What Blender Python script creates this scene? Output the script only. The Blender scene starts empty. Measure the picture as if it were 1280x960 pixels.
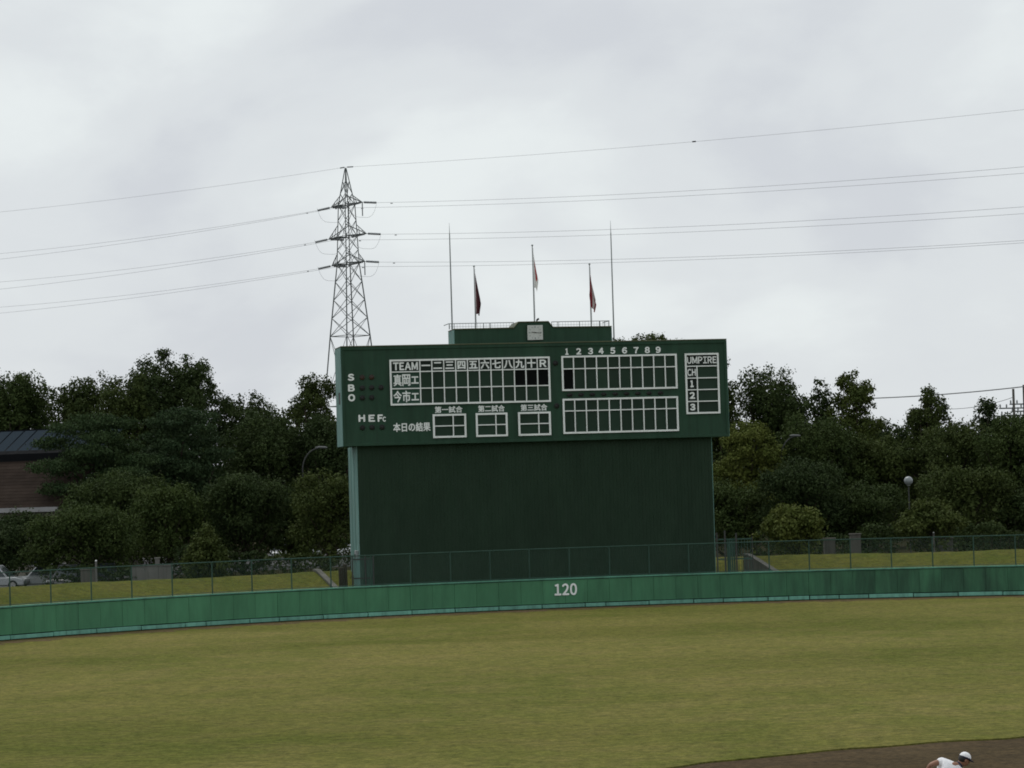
import bpy, bmesh, math, random
import numpy as np
from mathutils import Vector, Matrix

random.seed(7)
rng = np.random.default_rng(11)
PI = math.pi
scene = bpy.context.scene
col = scene.collection
rad = math.radians

# ------------------------------------------------------------------ camera
CAM_H, FPX, PITCH, ROLL = 6.3, 3458.0, math.atan(130/3458.0), 0.0295
_R0, _U0, FWD = Vector((1, 0, 0)), Vector((0, -math.sin(PITCH), math.cos(PITCH))), Vector((0, math.cos(PITCH), math.sin(PITCH)))
UPV = _U0*math.cos(ROLL) + _R0*math.sin(ROLL)
RGT = _R0*math.cos(ROLL) - _U0*math.sin(ROLL)
cam_data = bpy.data.cameras.new('camera')
cam_data.sensor_width = 36.0
cam_data.lens = FPX/1280*36.0
cam_data.clip_start = 0.5
cam_data.clip_end = 9000
cam = bpy.data.objects.new('camera', cam_data)
cam.matrix_world = Matrix.Translation((0, 0, CAM_H)) @ Matrix((RGT, UPV, -FWD)).transposed().to_4x4()
col.objects.link(cam)
scene.camera = cam

# ------------------------------------------------------------------ sky and sun
SUN_EL, SUN_AZ = rad(60), rad(-35)          # azimuth measured from +Y towards +X
world = bpy.data.worlds.new('World')
scene.world = world
world.use_nodes = True
wt = world.node_tree
wt.nodes.clear()
def wn(t, **kw):
    n = wt.nodes.new(t)
    for k, v in kw.items():
        setattr(n, k, v)
    return n
w_out = wn('ShaderNodeOutputWorld')
w_sky = wn('ShaderNodeTexSky', sky_type='NISHITA', sun_disc=False, sun_elevation=SUN_EL, sun_rotation=SUN_AZ)
w_b1 = wn('ShaderNodeBackground'); w_b1.inputs[1].default_value = 0.08
wt.links.new(w_sky.outputs[0], w_b1.inputs[0])
w_tc = wn('ShaderNodeTexCoord')
w_map = wn('ShaderNodeMapping'); w_map.inputs['Scale'].default_value = (1.0, 1.0, 1.9)
w_map.inputs['Location'].default_value = (11.3, 4.4, 2.9)
wt.links.new(w_tc.outputs['Generated'], w_map.inputs[0])
w_n1 = wn('ShaderNodeTexNoise'); w_n1.inputs['Scale'].default_value = 6.5; w_n1.inputs['Detail'].default_value = 6; w_n1.inputs['Roughness'].default_value = 0.5; w_n1.inputs['Distortion'].default_value = 0.3
w_n2 = wn('ShaderNodeTexNoise'); w_n2.inputs['Scale'].default_value = 26; w_n2.inputs['Detail'].default_value = 5; w_n2.inputs['Roughness'].default_value = 0.55
for n in (w_n1, w_n2):
    wt.links.new(w_map.outputs[0], n.inputs[0])
w_add = wn('ShaderNodeMix', data_type='FLOAT'); w_add.inputs[0].default_value = 0.12
wt.links.new(w_n1.outputs[0], w_add.inputs[2]); wt.links.new(w_n2.outputs[0], w_add.inputs[3])
w_ramp = wn('ShaderNodeValToRGB')
w_ramp.color_ramp.interpolation = 'EASE'
e = w_ramp.color_ramp.elements
e[0].position = 0.36; e[0].color = (0.645, 0.675, 0.715, 1)
e[1].position = 0.66; e[1].color = (0.815, 0.86, 0.865, 1)
m = e.new(0.5); m.color = (0.722, 0.757, 0.78, 1)
wt.links.new(w_add.outputs[0], w_ramp.inputs[0])
w_b2 = wn('ShaderNodeBackground'); w_b2.inputs[1].default_value = 1.0
wt.links.new(w_ramp.outputs[0], w_b2.inputs[0])
w_mix = wn('ShaderNodeMixShader'); w_mix.inputs[0].default_value = 0.97
wt.links.new(w_b1.outputs[0], w_mix.inputs[1]); wt.links.new(w_b2.outputs[0], w_mix.inputs[2])
wt.links.new(w_mix.outputs[0], w_out.inputs[0])

sun_data = bpy.data.lights.new('sun', 'SUN')
sun_data.energy = 1.35
sun_data.angle = rad(35)
sun_data.color = (1.0, 0.97, 0.92)
sun = bpy.data.objects.new('sun', sun_data)
sdir = Vector((math.sin(SUN_AZ)*math.cos(SUN_EL), math.cos(SUN_AZ)*math.cos(SUN_EL), math.sin(SUN_EL)))
sun.rotation_euler = (-sdir).to_track_quat('-Z', 'Y').to_euler()
sun.location = (-40, 60, 90)
col.objects.link(sun)

vs = scene.view_settings
vs.view_transform = 'Standard'; vs.look = 'None'; vs.exposure = 0.0; vs.gamma = 1.0; vs.use_curve_mapping = False
scene.cycles.use_denoising = True
scene.cycles.filter_width = 1.8
scene.cycles.max_bounces = 6
scene.cycles.transparent_max_bounces = 12

# ------------------------------------------------------------------ helpers
def ray(px, py):
    return FWD + RGT*((px-640)/FPX) - UPV*((py-480)/FPX)
def at(px, py, Y):
    d = ray(px, py); return Vector((0, 0, CAM_H)) + d*(Y/d.y)
def tag(o, label=None, cat=None, group=None, kind=None):
    if label: o['label'] = label
    if cat: o['category'] = cat
    if group: o['group'] = group
    if kind: o['kind'] = kind
    return o
def empty(name, loc=(0, 0, 0), rz=0.0):
    o = bpy.data.objects.new(name, None)
    o.empty_display_size = 0.3
    o.location = loc; o.rotation_euler = (0, 0, rz)
    col.objects.link(o)
    return o
def link(name, me, mat=None, parent=None, loc=None):
    if mat is not None and not me.materials:
        me.materials.append(mat)
    o = bpy.data.objects.new(name, me)
    if parent is not None: o.parent = parent
    if loc is not None: o.location = loc
    col.objects.link(o)
    return o
def copy_tree(o, parent=None):
    c = o.copy(); col.objects.link(c); c.parent = parent
    for ch in list(o.children): copy_tree(ch, c)
    return c

class MB:
    def __init__(s): s.v = []; s.f = []; s.smooth = False
    def poly(s, pts):
        b = len(s.v); s.v += [tuple(p) for p in pts]; s.f.append(tuple(range(b, b+len(pts))))
    def hexa(s, p):            # 8 pts: bottom 4 ccw, top 4 ccw
        b = len(s.v); s.v += [tuple(q) for q in p]
        for f in ((3, 2, 1, 0), (4, 5, 6, 7), (0, 1, 5, 4), (1, 2, 6, 5), (2, 3, 7, 6), (3, 0, 4, 7)):
            s.f.append(tuple(b+i for i in f))
        return s
    def box(s, x0, x1, y0, y1, z0, z1):
        return s.hexa([(x0, y0, z0), (x1, y0, z0), (x1, y1, z0), (x0, y1, z0), (x0, y0, z1), (x1, y0, z1), (x1, y1, z1), (x0, y1, z1)])
    def tube(s, pts, r, n=6, r2=None, cap=True):
        pts = [Vector(p) for p in pts]; m = len(pts); b = len(s.v)
        up = Vector((0, 0, 1))
        for i, p in enumerate(pts):
            t = (pts[min(i+1, m-1)] - pts[max(i-1, 0)]).normalized()
            a = t.cross(up)
            if a.length < 1e-3: a = t.cross(Vector((1, 0, 0)))
            a.normalize(); c = a.cross(t).normalized()
            rr = r if r2 is None else r + (r2-r)*i/(m-1)
            if isinstance(r, (list, tuple)): rr = r[i]
            for k in range(n):
                th = 2*PI*k/n
                s.v.append(tuple(p + a*(rr*math.cos(th)) + c*(rr*math.sin(th))))
        for i in range(m-1):
            for k in range(n):
                s.f.append((b+i*n+k, b+i*n+(k+1) % n, b+(i+1)*n+(k+1) % n, b+(i+1)*n+k))
        if cap:
            s.f.append(tuple(b+k for k in reversed(range(n)))); s.f.append(tuple(b+(m-1)*n+k for k in range(n)))
        return s
    def bar(s, a, b_, w):
        return s.tube([a, b_], w*0.707, 4)
    def lathe(s, prof, n=16, c=(0, 0, 0)):
        b = len(s.v)
        for r, z in prof:
            for k in range(n):
                th = 2*PI*k/n
                s.v.append((c[0]+r*math.cos(th), c[1]+r*math.sin(th), c[2]+z))
        for i in range(len(prof)-1):
            for k in range(n):
                s.f.append((b+i*n+k, b+i*n+(k+1) % n, b+(i+1)*n+(k+1) % n, b+(i+1)*n+k))
        return s
    def prism(s, pts, d):      # polygon pts extruded by vector d
        pts = [Vector(p) for p in pts]; d = Vector(d); n = len(pts); b = len(s.v)
        s.v += [tuple(p) for p in pts] + [tuple(p+d) for p in pts]
        s.f.append(tuple(b+i for i in range(n))); s.f.append(tuple(b+n+i for i in reversed(range(n))))
        for i in range(n):
            j = (i+1) % n
            s.f.append((b+j, b+i, b+n+i, b+n+j))
        return s
    def mesh(s, name):
        me = bpy.data.meshes.new(name); me.from_pydata(s.v, [], s.f)
        bm = bmesh.new(); bm.from_mesh(me); bmesh.ops.recalc_face_normals(bm, faces=bm.faces); bm.to_mesh(me); bm.free()
        if s.smooth:
            me.polygons.foreach_set('use_smooth', [True]*len(me.polygons))
        me.update(); return me
    def build(s, name, mat, parent=None, loc=None, bevel=0.0):
        me = s.mesh(name)
        if bevel:
            bm = bmesh.new(); bm.from_mesh(me)
            bmesh.ops.bevel(bm, geom=list(bm.edges), offset=bevel, segments=1, affect='EDGES', clamp_overlap=True)
            bm.to_mesh(me); bm.free()
        return link(name, me, mat, parent, loc)

# ------------------------------------------------------------------ materials
def mat_new(name):
    m = bpy.data.materials.new(name); m.use_nodes = True
    nt = m.node_tree; b = nt.nodes['Principled BSDF']
    return m, nt, b
def N(nt, t, **kw):
    n = nt.nodes.new(t)
    for k, v in kw.items():
        if k.startswith('i_'):
            n.inputs[int(k[2:])].default_value = v
        else: setattr(n, k, v)
    return n
def ramp(nt, src, stops):
    r = N(nt, 'ShaderNodeValToRGB'); el = r.color_ramp.elements
    while len(el) < len(stops): el.new(0.5)
    for x, (p, c) in zip(el, stops):
        x.position = p; x.color = (*c, 1)
    nt.links.new(src, r.inputs[0]); return r.outputs[0]
def noise(nt, vec, scale, detail=4, rough=0.55, dist=0.0):
    n = N(nt, 'ShaderNodeTexNoise'); n.inputs['Scale'].default_value = scale; n.inputs['Detail'].default_value = detail
    n.inputs['Roughness'].default_value = rough; n.inputs['Distortion'].default_value = dist
    nt.links.new(vec, n.inputs['Vector']); return n.outputs[0]
def vecs(nt, kind='Object', scale=(1, 1, 1), loc=(0, 0, 0)):
    tc = N(nt, 'ShaderNodeTexCoord'); mp = N(nt, 'ShaderNodeMapping')
    if kind == 'World':
        g = N(nt, 'ShaderNodeNewGeometry'); nt.links.new(g.outputs['Position'], mp.inputs[0])
    else: nt.links.new(tc.outputs[kind], mp.inputs[0])
    mp.inputs['Scale'].default_value = scale; mp.inputs['Location'].default_value = loc
    return mp.outputs[0]
def mixc(nt, fac, a, b, mode='MIX'):
    n = N(nt, 'ShaderNodeMix', data_type='RGBA', blend_type=mode)
    for i, x in ((0, fac), (6, a), (7, b)):
        if hasattr(x, 'is_linked'): nt.links.new(x, n.inputs[i])
        else: n.inputs[i].default_value = x if i == 0 else (*x, 1)
    return n.outputs[2]
def bump(nt, bsdf, h, strength=0.3, dist=0.02):
    n = N(nt, 'ShaderNodeBump'); n.inputs['Strength'].default_value = strength; n.inputs['Distance'].default_value = dist
    nt.links.new(h, n.inputs['Height']); nt.links.new(n.outputs[0], bsdf.inputs['Normal'])

def painted(name, c, var=0.25, rough=0.55, scale=(1, 1, 0.35), stain=None, amt=0.5, spec=0.35, objvar=0.0, metal=0.0):
    """weathered paint: soft mottling, run-down streaks and a little gloss change"""
    m, nt, b = mat_new(name)
    v = vecs(nt, 'World', scale)
    n1 = noise(nt, v, 0.9, 6, 0.6, 0.3)
    c0 = tuple(x*(1-var) for x in c); c1 = tuple(min(1, x*(1+var)) for x in c)
    out = ramp(nt, n1, [(0.3, c0), (0.7, c1)])
    if stain:
        n2 = noise(nt, vecs(nt, 'World', (3.2, 3.2, 0.22)), 1.3, 5, 0.62, 0.2)
        f = ramp(nt, n2, [(0.48, (0, 0, 0)), (0.72, (amt, amt, amt))])
        out = mixc(nt, f, out, stain)
    if objvar:
        oi = N(nt, 'ShaderNodeObjectInfo')
        f2 = ramp(nt, oi.outputs['Random'], [(0, (1-objvar,)*3), (1, (1+objvar,)*3)])
        out = mixc(nt, 1.0, out, f2, 'MULTIPLY')
    nt.links.new(out, b.inputs['Base Color'])
    rr = ramp(nt, noise(nt, v, 3, 3), [(0.3, (rough-0.08,)*3), (0.7, (min(1, rough+0.12),)*3)])
    nt.links.new(rr, b.inputs['Roughness'])
    b.inputs['Specular IOR Level'].default_value = spec
    b.inputs['Metallic'].default_value = metal
    bump(nt, b, noise(nt, vecs(nt, 'World'), 14, 3), 0.12, 0.01)
    return m

M = {}
M['board'] = painted('board_green', (0.024, 0.060, 0.037), 0.16, 0.7, stain=(0.018, 0.036, 0.024), amt=0.5, spec=0.2)
M['board_low'] = painted('wall_green', (0.021, 0.041, 0.025), 0.12, 0.75, stain=(0.018, 0.033, 0.021), amt=0.15, spec=0.15)
M['board_side'] = painted('side_pale_green', (0.125, 0.25, 0.225), 0.16, 0.6, stain=(0.10, 0.12, 0.10), amt=0.6, spec=0.25)
M['cell'] = painted('cell_green', (0.017, 0.038, 0.024), 0.1, 0.6, objvar=0.2, spec=0.2)
M['cell_name'] = painted('name_plate_green', (0.026, 0.065, 0.045), 0.1, 0.6, objvar=0.1, spec=0.2)
M['cell_dark'] = painted('cell_header', (0.011, 0.020, 0.015), 0.1, 0.6, objvar=0.15, spec=0.2)
M['cell_black'] = painted('cell_black', (0.003, 0.004, 0.004), 0.1, 0.8, spec=0.1)
M['white'] = painted('white_paint', (0.82, 0.85, 0.84), 0.05, 0.5, stain=(0.55, 0.58, 0.55), amt=0.35)
M['lamp'] = painted('dark_lamp', (0.006, 0.007, 0.006), 0.2, 0.35)
M['lamp_amber'] = painted('amber_lamp', (0.035, 0.016, 0.008), 0.2, 0.3)
M['coping'] = painted('coping_olive', (0.085, 0.095, 0.05), 0.2, 0.6)
M['clock'] = painted('clock_face', (0.52, 0.54, 0.52), 0.08, 0.4, stain=(0.36, 0.37, 0.35), amt=0.4)
M['black'] = painted('black', (0.012, 0.013, 0.013), 0.2, 0.5)
M['galv'] = painted('galvanised', (0.26, 0.285, 0.285), 0.15, 0.5, metal=0.25)
M['pylon'] = painted('pylon_steel', (0.115, 0.13, 0.128), 0.18, 0.6)
M['insul'] = painted('insulator', (0.22, 0.235, 0.24), 0.2, 0.4)
M['wire'] = painted('wire', (0.16, 0.17, 0.175), 0.1, 0.6)
M['lamp_pole'] = painted('lamp_pole', (0.055, 0.058, 0.055), 0.15, 0.7, spec=0.15)
M['lamp_far'] = painted('lamp_far_head', (0.13, 0.135, 0.135), 0.15, 0.6)
M['pad'] = painted('padding_green', (0.062, 0.200, 0.105), 0.18, 0.6, stain=(0.040, 0.115, 0.066), amt=0.4, objvar=0.07, spec=0.25)
M['padcap'] = painted('cap_green', (0.095, 0.28, 0.20), 0.2, 0.5, stain=(0.06, 0.10, 0.07), amt=0.6)
M['base'] = painted('base_board', (0.145, 0.37, 0.285), 0.2, 0.55, scale=(1.6, 1.6, 1.6), stain=(0.06, 0.15, 0.12), amt=0.7, objvar=0.12)
M['backing'] = painted('backing_dark', (0.022, 0.045, 0.033), 0.2, 0.8)
M['fence'] = painted('fence_green', (0.038, 0.085, 0.065), 0.15, 0.6, objvar=0.1, spec=0.25)
M['conc'] = painted('concrete', (0.165, 0.162, 0.148), 0.2, 0.85, stain=(0.09, 0.088, 0.078), amt=0.7, spec=0.2)
M['conc_dark'] = painted('old_concrete', (0.12, 0.115, 0.10), 0.25, 0.9, stain=(0.045, 0.045, 0.038), amt=0.7, spec=0.2)
M['bark'] = painted('bark', (0.045, 0.037, 0.028), 0.35, 0.95, spec=0.1)
M['rooftile'] = painted('brown_roof', (0.028, 0.021, 0.017), 0.2, 0.9, objvar=0.1, spec=0.02)
M['wallcream'] = painted('cream_wall', (0.19, 0.175, 0.14), 0.12, 0.8)
M['fascia'] = painted('fascia', (0.28, 0.28, 0.28), 0.1, 0.6)
M['mullion'] = painted('mullion', (0.010, 0.011, 0.012), 0.1, 0.8, spec=0.03)
M['tyre'] = painted('tyre', (0.012, 0.012, 0.012), 0.2, 0.8)
def add_x_stain(m, x0, x1, c, amt):
    # algae and run-off stains that thicken towards one end of the wall
    nt = m.node_tree; b = nt.nodes['Principled BSDF']; src = b.inputs['Base Color'].links[0].from_socket
    g = N(nt, 'ShaderNodeNewGeometry'); sp = N(nt, 'ShaderNodeSeparateXYZ'); nt.links.new(g.outputs['Position'], sp.inputs[0])
    mr = N(nt, 'ShaderNodeMapRange'); mr.inputs[1].default_value = x0; mr.inputs[2].default_value = x1; nt.links.new(sp.outputs[0], mr.inputs[0])
    n_ = ramp(nt, noise(nt, vecs(nt, 'World', (1.6, 1.6, 0.25)), 1.1, 5, 0.65), [(0.30, (0.25,)*3), (0.62, (1, 1, 1))])
    f = N(nt, 'ShaderNodeMath', operation='MULTIPLY'); nt.links.new(mr.outputs[0], f.inputs[0]); nt.links.new(n_, f.inputs[1])
    f2 = N(nt, 'ShaderNodeMath', operation='MULTIPLY', i_1=amt); nt.links.new(f.outputs[0], f2.inputs[0])
    nt.links.new(mixc(nt, f2.outputs[0], src, c), b.inputs['Base Color'])
add_x_stain(M['pad'], 3.0, 17.0, (0.020, 0.052, 0.034), 0.8)
def simple(name, c, rough=0.4, metal=0.0, coat=0.0, trans=0.0):
    m, nt, b = mat_new(name)
    o = ramp(nt, noise(nt, vecs(nt, 'Object'), 6, 3), [(0.3, tuple(x*0.92 for x in c)), (0.7, tuple(min(1, x*1.06) for x in c))])
    nt.links.new(o, b.inputs['Base Color'])
    b.inputs['Roughness'].default_value = rough; b.inputs['Metallic'].default_value = metal
    b.inputs['Coat Weight'].default_value = coat; b.inputs['Transmission Weight'].default_value = trans
    return m
M['carwhite'] = simple('car_white', (0.62, 0.64, 0.65), 0.3, 0, 0.6)
M['carsilver'] = simple('car_silver', (0.34, 0.36, 0.37), 0.3, 0.3, 0.6)
M['cardark'] = simple('car_dark', (0.02, 0.022, 0.026), 0.3, 0, 0.6)
M['glass'] = simple('window_glass', (0.03, 0.04, 0.045), 0.06)
M['skyglass'] = simple('skylight_glass', (0.020, 0.031, 0.042), 0.8)
M['skyglass'].node_tree.nodes['Principled BSDF'].inputs['Specular IOR Level'].default_value = 0.03
M['chrome'] = simple('chrome', (0.5, 0.5, 0.5), 0.15, 1.0)
M['lens'] = simple('lamp_lens', (0.6, 0.62, 0.62), 0.15)
M['redlens'] = simple('red_lens', (0.25, 0.01, 0.01), 0.2)
M['shirt'] = simple('white_jersey', (0.86, 0.86, 0.88), 0.9)
_nt = M['shirt'].node_tree; bump(_nt, _nt.nodes['Principled BSDF'], noise(_nt, vecs(_nt, 'Object', (1, 1, .5)), 11, 3, 0.5, 1.2), 0.7, 0.03)
M['navy'] = simple('navy_cloth', (0.012, 0.014, 0.04), 0.8)
M['skin'] = simple('skin', (0.26, 0.125, 0.075), 0.55)
M['leather'] = simple('brown_leather', (0.11, 0.05, 0.022), 0.6)
M['hair'] = simple('black_hair', (0.01, 0.009, 0.008), 0.6)
M['globe'] = simple('lamp_globe', (0.22, 0.24, 0.25), 0.08)

def grass_mat(name, a, b_, c_, dry=0.5, fine=1.0):
    m, nt, b = mat_new(name)
    v = vecs(nt, 'World')
    big = noise(nt, vecs(nt, 'World', (0.35, 0.22, 1)), 0.30, 6, 0.62, 0.5)
    mid = noise(nt, vecs(nt, 'World', (0.45, 0.40, 1)), 0.9, 6, 0.7)
    fin = noise(nt, v, 9*fine, 4, 0.7)
    grain = noise(nt, vecs(nt, 'World', (0.8, 1.0, 1), (3, 8, 0)), 2.6*fine, 6, 0.78)
    c0 = ramp(nt, big, [(0.39, a), (0.61, b_)])
    c1 = mixc(nt, ramp(nt, mid, [(0.44, (0, 0, 0)), (0.64, (dry,)*3)]), c0, c_)
    f3 = ramp(nt, fin, [(0.28, (0.55,)*3), (0.72, (1.38,)*3)])
    c2 = mixc(nt, 1.0, c1, f3, 'MULTIPLY')
    c2 = mixc(nt, 1.0, c2, ramp(nt, grain, [(0.30, (0.58, 0.62, 0.66)), (0.5, (1.0, 1.0, 1.0)), (0.70, (1.40, 1.34, 1.25))]), 'MULTIPLY')
    band = noise(nt, vecs(nt, 'World', (0.35, 1.0, 1), (5, 2, 0)), 0.075, 3, 0.5, 0.6)
    c2 = mixc(nt, 1.0, c2, ramp(nt, band, [(0.36, (0.84, 0.88, 0.80)), (0.64, (1.14, 1.11, 1.18))]), 'MULTIPLY')
    nt.links.new(c2, b.inputs['Base Color'])
    b.inputs['Roughness'].default_value = 1.0; b.inputs['Specular IOR Level'].default_value = 0.02
    bump(nt, b, fin, 0.5, 0.04)
    return m
M['turf'] = grass_mat('turf', (0.108, 0.116, 0.028), (0.137, 0.132, 0.037), (0.160, 0.138, 0.049), 0.55)
M['bank'] = grass_mat('bank_turf', (0.0704, 0.0848, 0.0160), (0.0976, 0.1008, 0.0216), (0.1120, 0.1008, 0.0272), 0.6)
M['strip'] = grass_mat('dry_strip', (0.1040, 0.0784, 0.0416), (0.1200, 0.0880, 0.0528), (0.0920, 0.0880, 0.0280), 0.5)
M['dirt'] = grass_mat('infield_dirt', (0.0752, 0.0544, 0.0320), (0.0944, 0.0688, 0.0416), (0.0560, 0.0424, 0.0272), 0.6, 0.8)
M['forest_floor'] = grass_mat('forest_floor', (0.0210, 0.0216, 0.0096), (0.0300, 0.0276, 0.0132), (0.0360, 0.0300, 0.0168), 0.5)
M['asphalt'] = painted('asphalt', (0.055, 0.055, 0.055), 0.15, 0.85)

def leaf_mat(name, c0, c1, tip):
    m, nt, b = mat_new(name)
    oi = N(nt, 'ShaderNodeObjectInfo')
    n1 = noise(nt, vecs(nt, 'World'), 0.8, 3, 0.5)
    n2 = noise(nt, vecs(nt, 'World', loc=(9, 3, 1)), 5.0, 2, 0.6)
    c = ramp(nt, n1, [(0.35, c0), (0.65, c1)])
    c = mixc(nt, ramp(nt, n2, [(0.56, (0, 0, 0)), (0.72, (0.75,)*3)]), c, tip)
    c = mixc(nt, 1.0, c, ramp(nt, oi.outputs['Random'], [(0, (0.78, 0.82, 0.86)), (0.5, (1.0, 1.0, 1.0)), (1, (1.18, 1.16, 0.98))]), 'MULTIPLY')
    nt.links.new(c, b.inputs['Base Color'])
    b.inputs['Roughness'].default_value = 0.75; b.inputs['Specular IOR Level'].default_value = 0.08
    tr = N(nt, 'ShaderNodeBsdfTranslucent'); nt.links.new(c, tr.inputs[0])
    mx = N(nt, 'ShaderNodeMixShader', i_0=0.12)
    nt.links.new(b.outputs[0], mx.inputs[1]); nt.links.new(tr.outputs[0], mx.inputs[2])
    nt.links.new(mx.outputs[0], nt.nodes['Material Output'].inputs[0])
    return m
M['leaf_dark'] = leaf_mat('leaf_dark', (0.0277, 0.0451, 0.0144), (0.0430, 0.0635, 0.0196), (0.0614, 0.0798, 0.0246))
M['leaf_blue'] = leaf_mat('leaf_pine', (0.0222, 0.0415, 0.0184), (0.0347, 0.0570, 0.0242), (0.0483, 0.0676, 0.0270))
M['leaf_mid'] = leaf_mat('leaf_mid', (0.0372, 0.0548, 0.0145), (0.0579, 0.0767, 0.0197), (0.0828, 0.0974, 0.0268))
M['leaf_light'] = leaf_mat('leaf_light', (0.0543, 0.0740, 0.0175), (0.0870, 0.1045, 0.0261), (0.1306, 0.1415, 0.0436))

# ------------------------------------------------------------------ the ground
WC, WR = Vector((12.61, 98.11)), 45.73            # circle of the outfield wall
def wall_xy(px, off=0.0):
    d = ray(px, 750); t = Vector((d.x, d.y)).normalized(); R = WR+off
    b = t.dot(WC); c = WC.dot(WC)-R*R
    return t*(b+math.sqrt(max(0, b*b-c)))
def wall_ang(px):
    q = wall_xy(px)-WC; return math.atan2(q.y, q.x)
def wpt(a, off, z):
    return Vector((WC.x+(WR+off)*math.cos(a), WC.y+(WR+off)*math.sin(a), z))

DC, DR = Vector((17.0, 46.0)), 20.75              # infield dirt
mb = MB(); nseg = 160
jit = [0.10*math.sin(k*1.7)+0.07*math.sin(k*4.1+1)+random.uniform(-.04, .04) for k in range(nseg)]
mb.v.append((DC.x, DC.y, 0))
for k in range(nseg):
    a = 2*PI*k/nseg; mb.v.append((DC.x+(DR+1.0)*math.cos(a), DC.y+(DR+1.0)*math.sin(a), 0.0))
for k in range(nseg): mb.f.append((0, 1+k, 1+(k+1) % nseg))
tag(mb.build('infield_dirt', M['dirt']), kind='structure')
mb = MB()
radii = [(0, -0.05), (0, 0.035), (0.25, 0.05), (2, 0.045), (12, 0.045), (40, 0.045), (110, 0.045)]
for j, (dr, z) in enumerate(radii):
    for k in range(nseg):
        a = 2*PI*k/nseg; r = DR+dr+(jit[k] if j < 4 else 0)
        mb.v.append((DC.x+r*math.cos(a), DC.y+r*math.sin(a), z))
for j in range(len(radii)-1):
    for k in range(nseg):
        mb.f.append((j*nseg+k, j*nseg+(k+1) % nseg, (j+1)*nseg+(k+1) % nseg, (j+1)*nseg+k))
tag(mb.build('grass_field', M['turf']), kind='structure')

# dry strip along the foot of the wall
A0, A1 = wall_ang(1500), wall_ang(-260)
mb = MB(); n = 200
for k in range(n+1):
    a = A0+(A1-A0)*k/n
    w = 2.3+0.4*math.sin(k*0.7)+0.35*math.sin(k*1.9+2)+random.uniform(-.25, .25)
    mb.v += [tuple(wpt(a, -w, 0.049)), tuple(wpt(a, 0.1, 0.049))]
for k in range(n): mb.f.append((2*k, 2*k+1, 2*k+3, 2*k+2))
tag(mb.build('dry_strip', M['strip']), kind='structure')

# terrain behind the wall: two grass banks, the cutting round the scoreboard, lower land behind
GZ = 1.0
def ssm(x): x = max(0, min(1, x)); return x*x*(3-2*x)
def slope_z(o): return 0.85+1.42*max(0, min(1, (o-0.3)/7.0))-0.12*ssm((o-6.6)/1.2) if o <= 7.6 else 2.15-(2.15-GZ+0.02)*ssm((o-7.6)/4.0)
def edge_L(o): return 433-5.4*min(8, o)
def edge_R(o): return 996-8.2*min(8, o)
offs = [0.28, 1, 2, 3, 4, 5, 5.8, 6.4, 7, 7.4, 7.8, 8.6, 9.6, 10.6, 11.8]
def bank(lo, hi, n):
    mb = MB(); mb.smooth = True; no = len(offs)
    for k in range(n+1):
        for o in offs:
            p_ = lo(o)+(hi(o)-lo(o))*k/n; q = wall_xy(p_, o)
            w = 0.03*math.sin(q.x*0.5)+0.012*math.sin(q.x*1.7+o)+0.008*math.sin(q.x*5.1+2*o)
            mb.v.append((q.x, q.y, slope_z(o)+w*min(1, o/5)))
    for i in range(n):
        for j in range(no-1): mb.f.append((i*no+j, i*no+j+1, (i+1)*no+j+1, (i+1)*no+j))
    tag(mb.build('grass_bank', M['bank']), kind='structure')
bank(lambda o: -330, edge_L, 150)
bank(edge_R, lambda o: 1560, 130)
mb = MB(); mb.smooth = True                        # the cutting: yard, then a bank further back
yo = [0.28, 4, 6, 7, 8, 9, 10, 11, 12, 12.8, 14, 16, 18]
def yard_z(o): return 0.22+1.85*max(0, min(1, (o-6.5)/5.8)) if o <= 12.4 else 2.07-(2.07-GZ+0.02)*ssm((o-12.8)/4.5)
for k in range(61):
    p_ = 402+(985-402)*k/60
    for o in yo: q = wall_xy(p_, o); mb.v.append((q.x, q.y, yard_z(o)-0.02))
for i in range(60):
    for j in range(len(yo)-1): ny_ = len(yo); mb.f.append((i*ny_+j, i*ny_+j+1, (i+1)*ny_+j+1, (i+1)*ny_+j))
tag(mb.build('yard', M['bank']), kind='structure')
mb = MB()
far = [10.5, 30, 60, 120, 300, 800, 2500, 6000]
ang2 = [rad(-60)+rad(300)*k/150 for k in range(151)]
for a in ang2:
    for o in far: mb.v.append(tuple(wpt(a, o, GZ)))
for i in range(len(ang2)-1):
    for j in range(len(far)-1):
        nf = len(far); mb.f.append((i*nf+j, i*nf+j+1, (i+1)*nf+j+1, (i+1)*nf+j))
tag(mb.build('ground', M['forest_floor']), kind='structure')
# road / car park behind the left bank
mb = MB()
mb.poly([(-70, 163, GZ+.006), (-31, 163, GZ+.006), (-26, 190, GZ+.006), (-5, 205, GZ+.006), (-5, 250, GZ+.006), (-70, 250, GZ+.006)])
tag(mb.build('car_park', M['asphalt']), kind='structure')
# far wooded hills
mb = MB(); mb.smooth = True
nx, ny = 90, 10
for j in range(ny):
    for i in range(nx):
        x = -420+840*i/(nx-1); y = 640+40*j
        h = 17*math.sin(PI*j/(ny-1))*(0.55+0.45*math.sin(x*0.013+1.6))*(1+0.12*random.random())+2.2
        mb.v.append((x, y, h-0.4))
for j in range(ny-1):
    for i in range(nx-1):
        mb.f.append((j*nx+i, j*nx+i+1, (j+1)*nx+i+1, (j+1)*nx+i))
tag(mb.build('hills', M['leaf_dark']), kind='structure')

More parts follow.
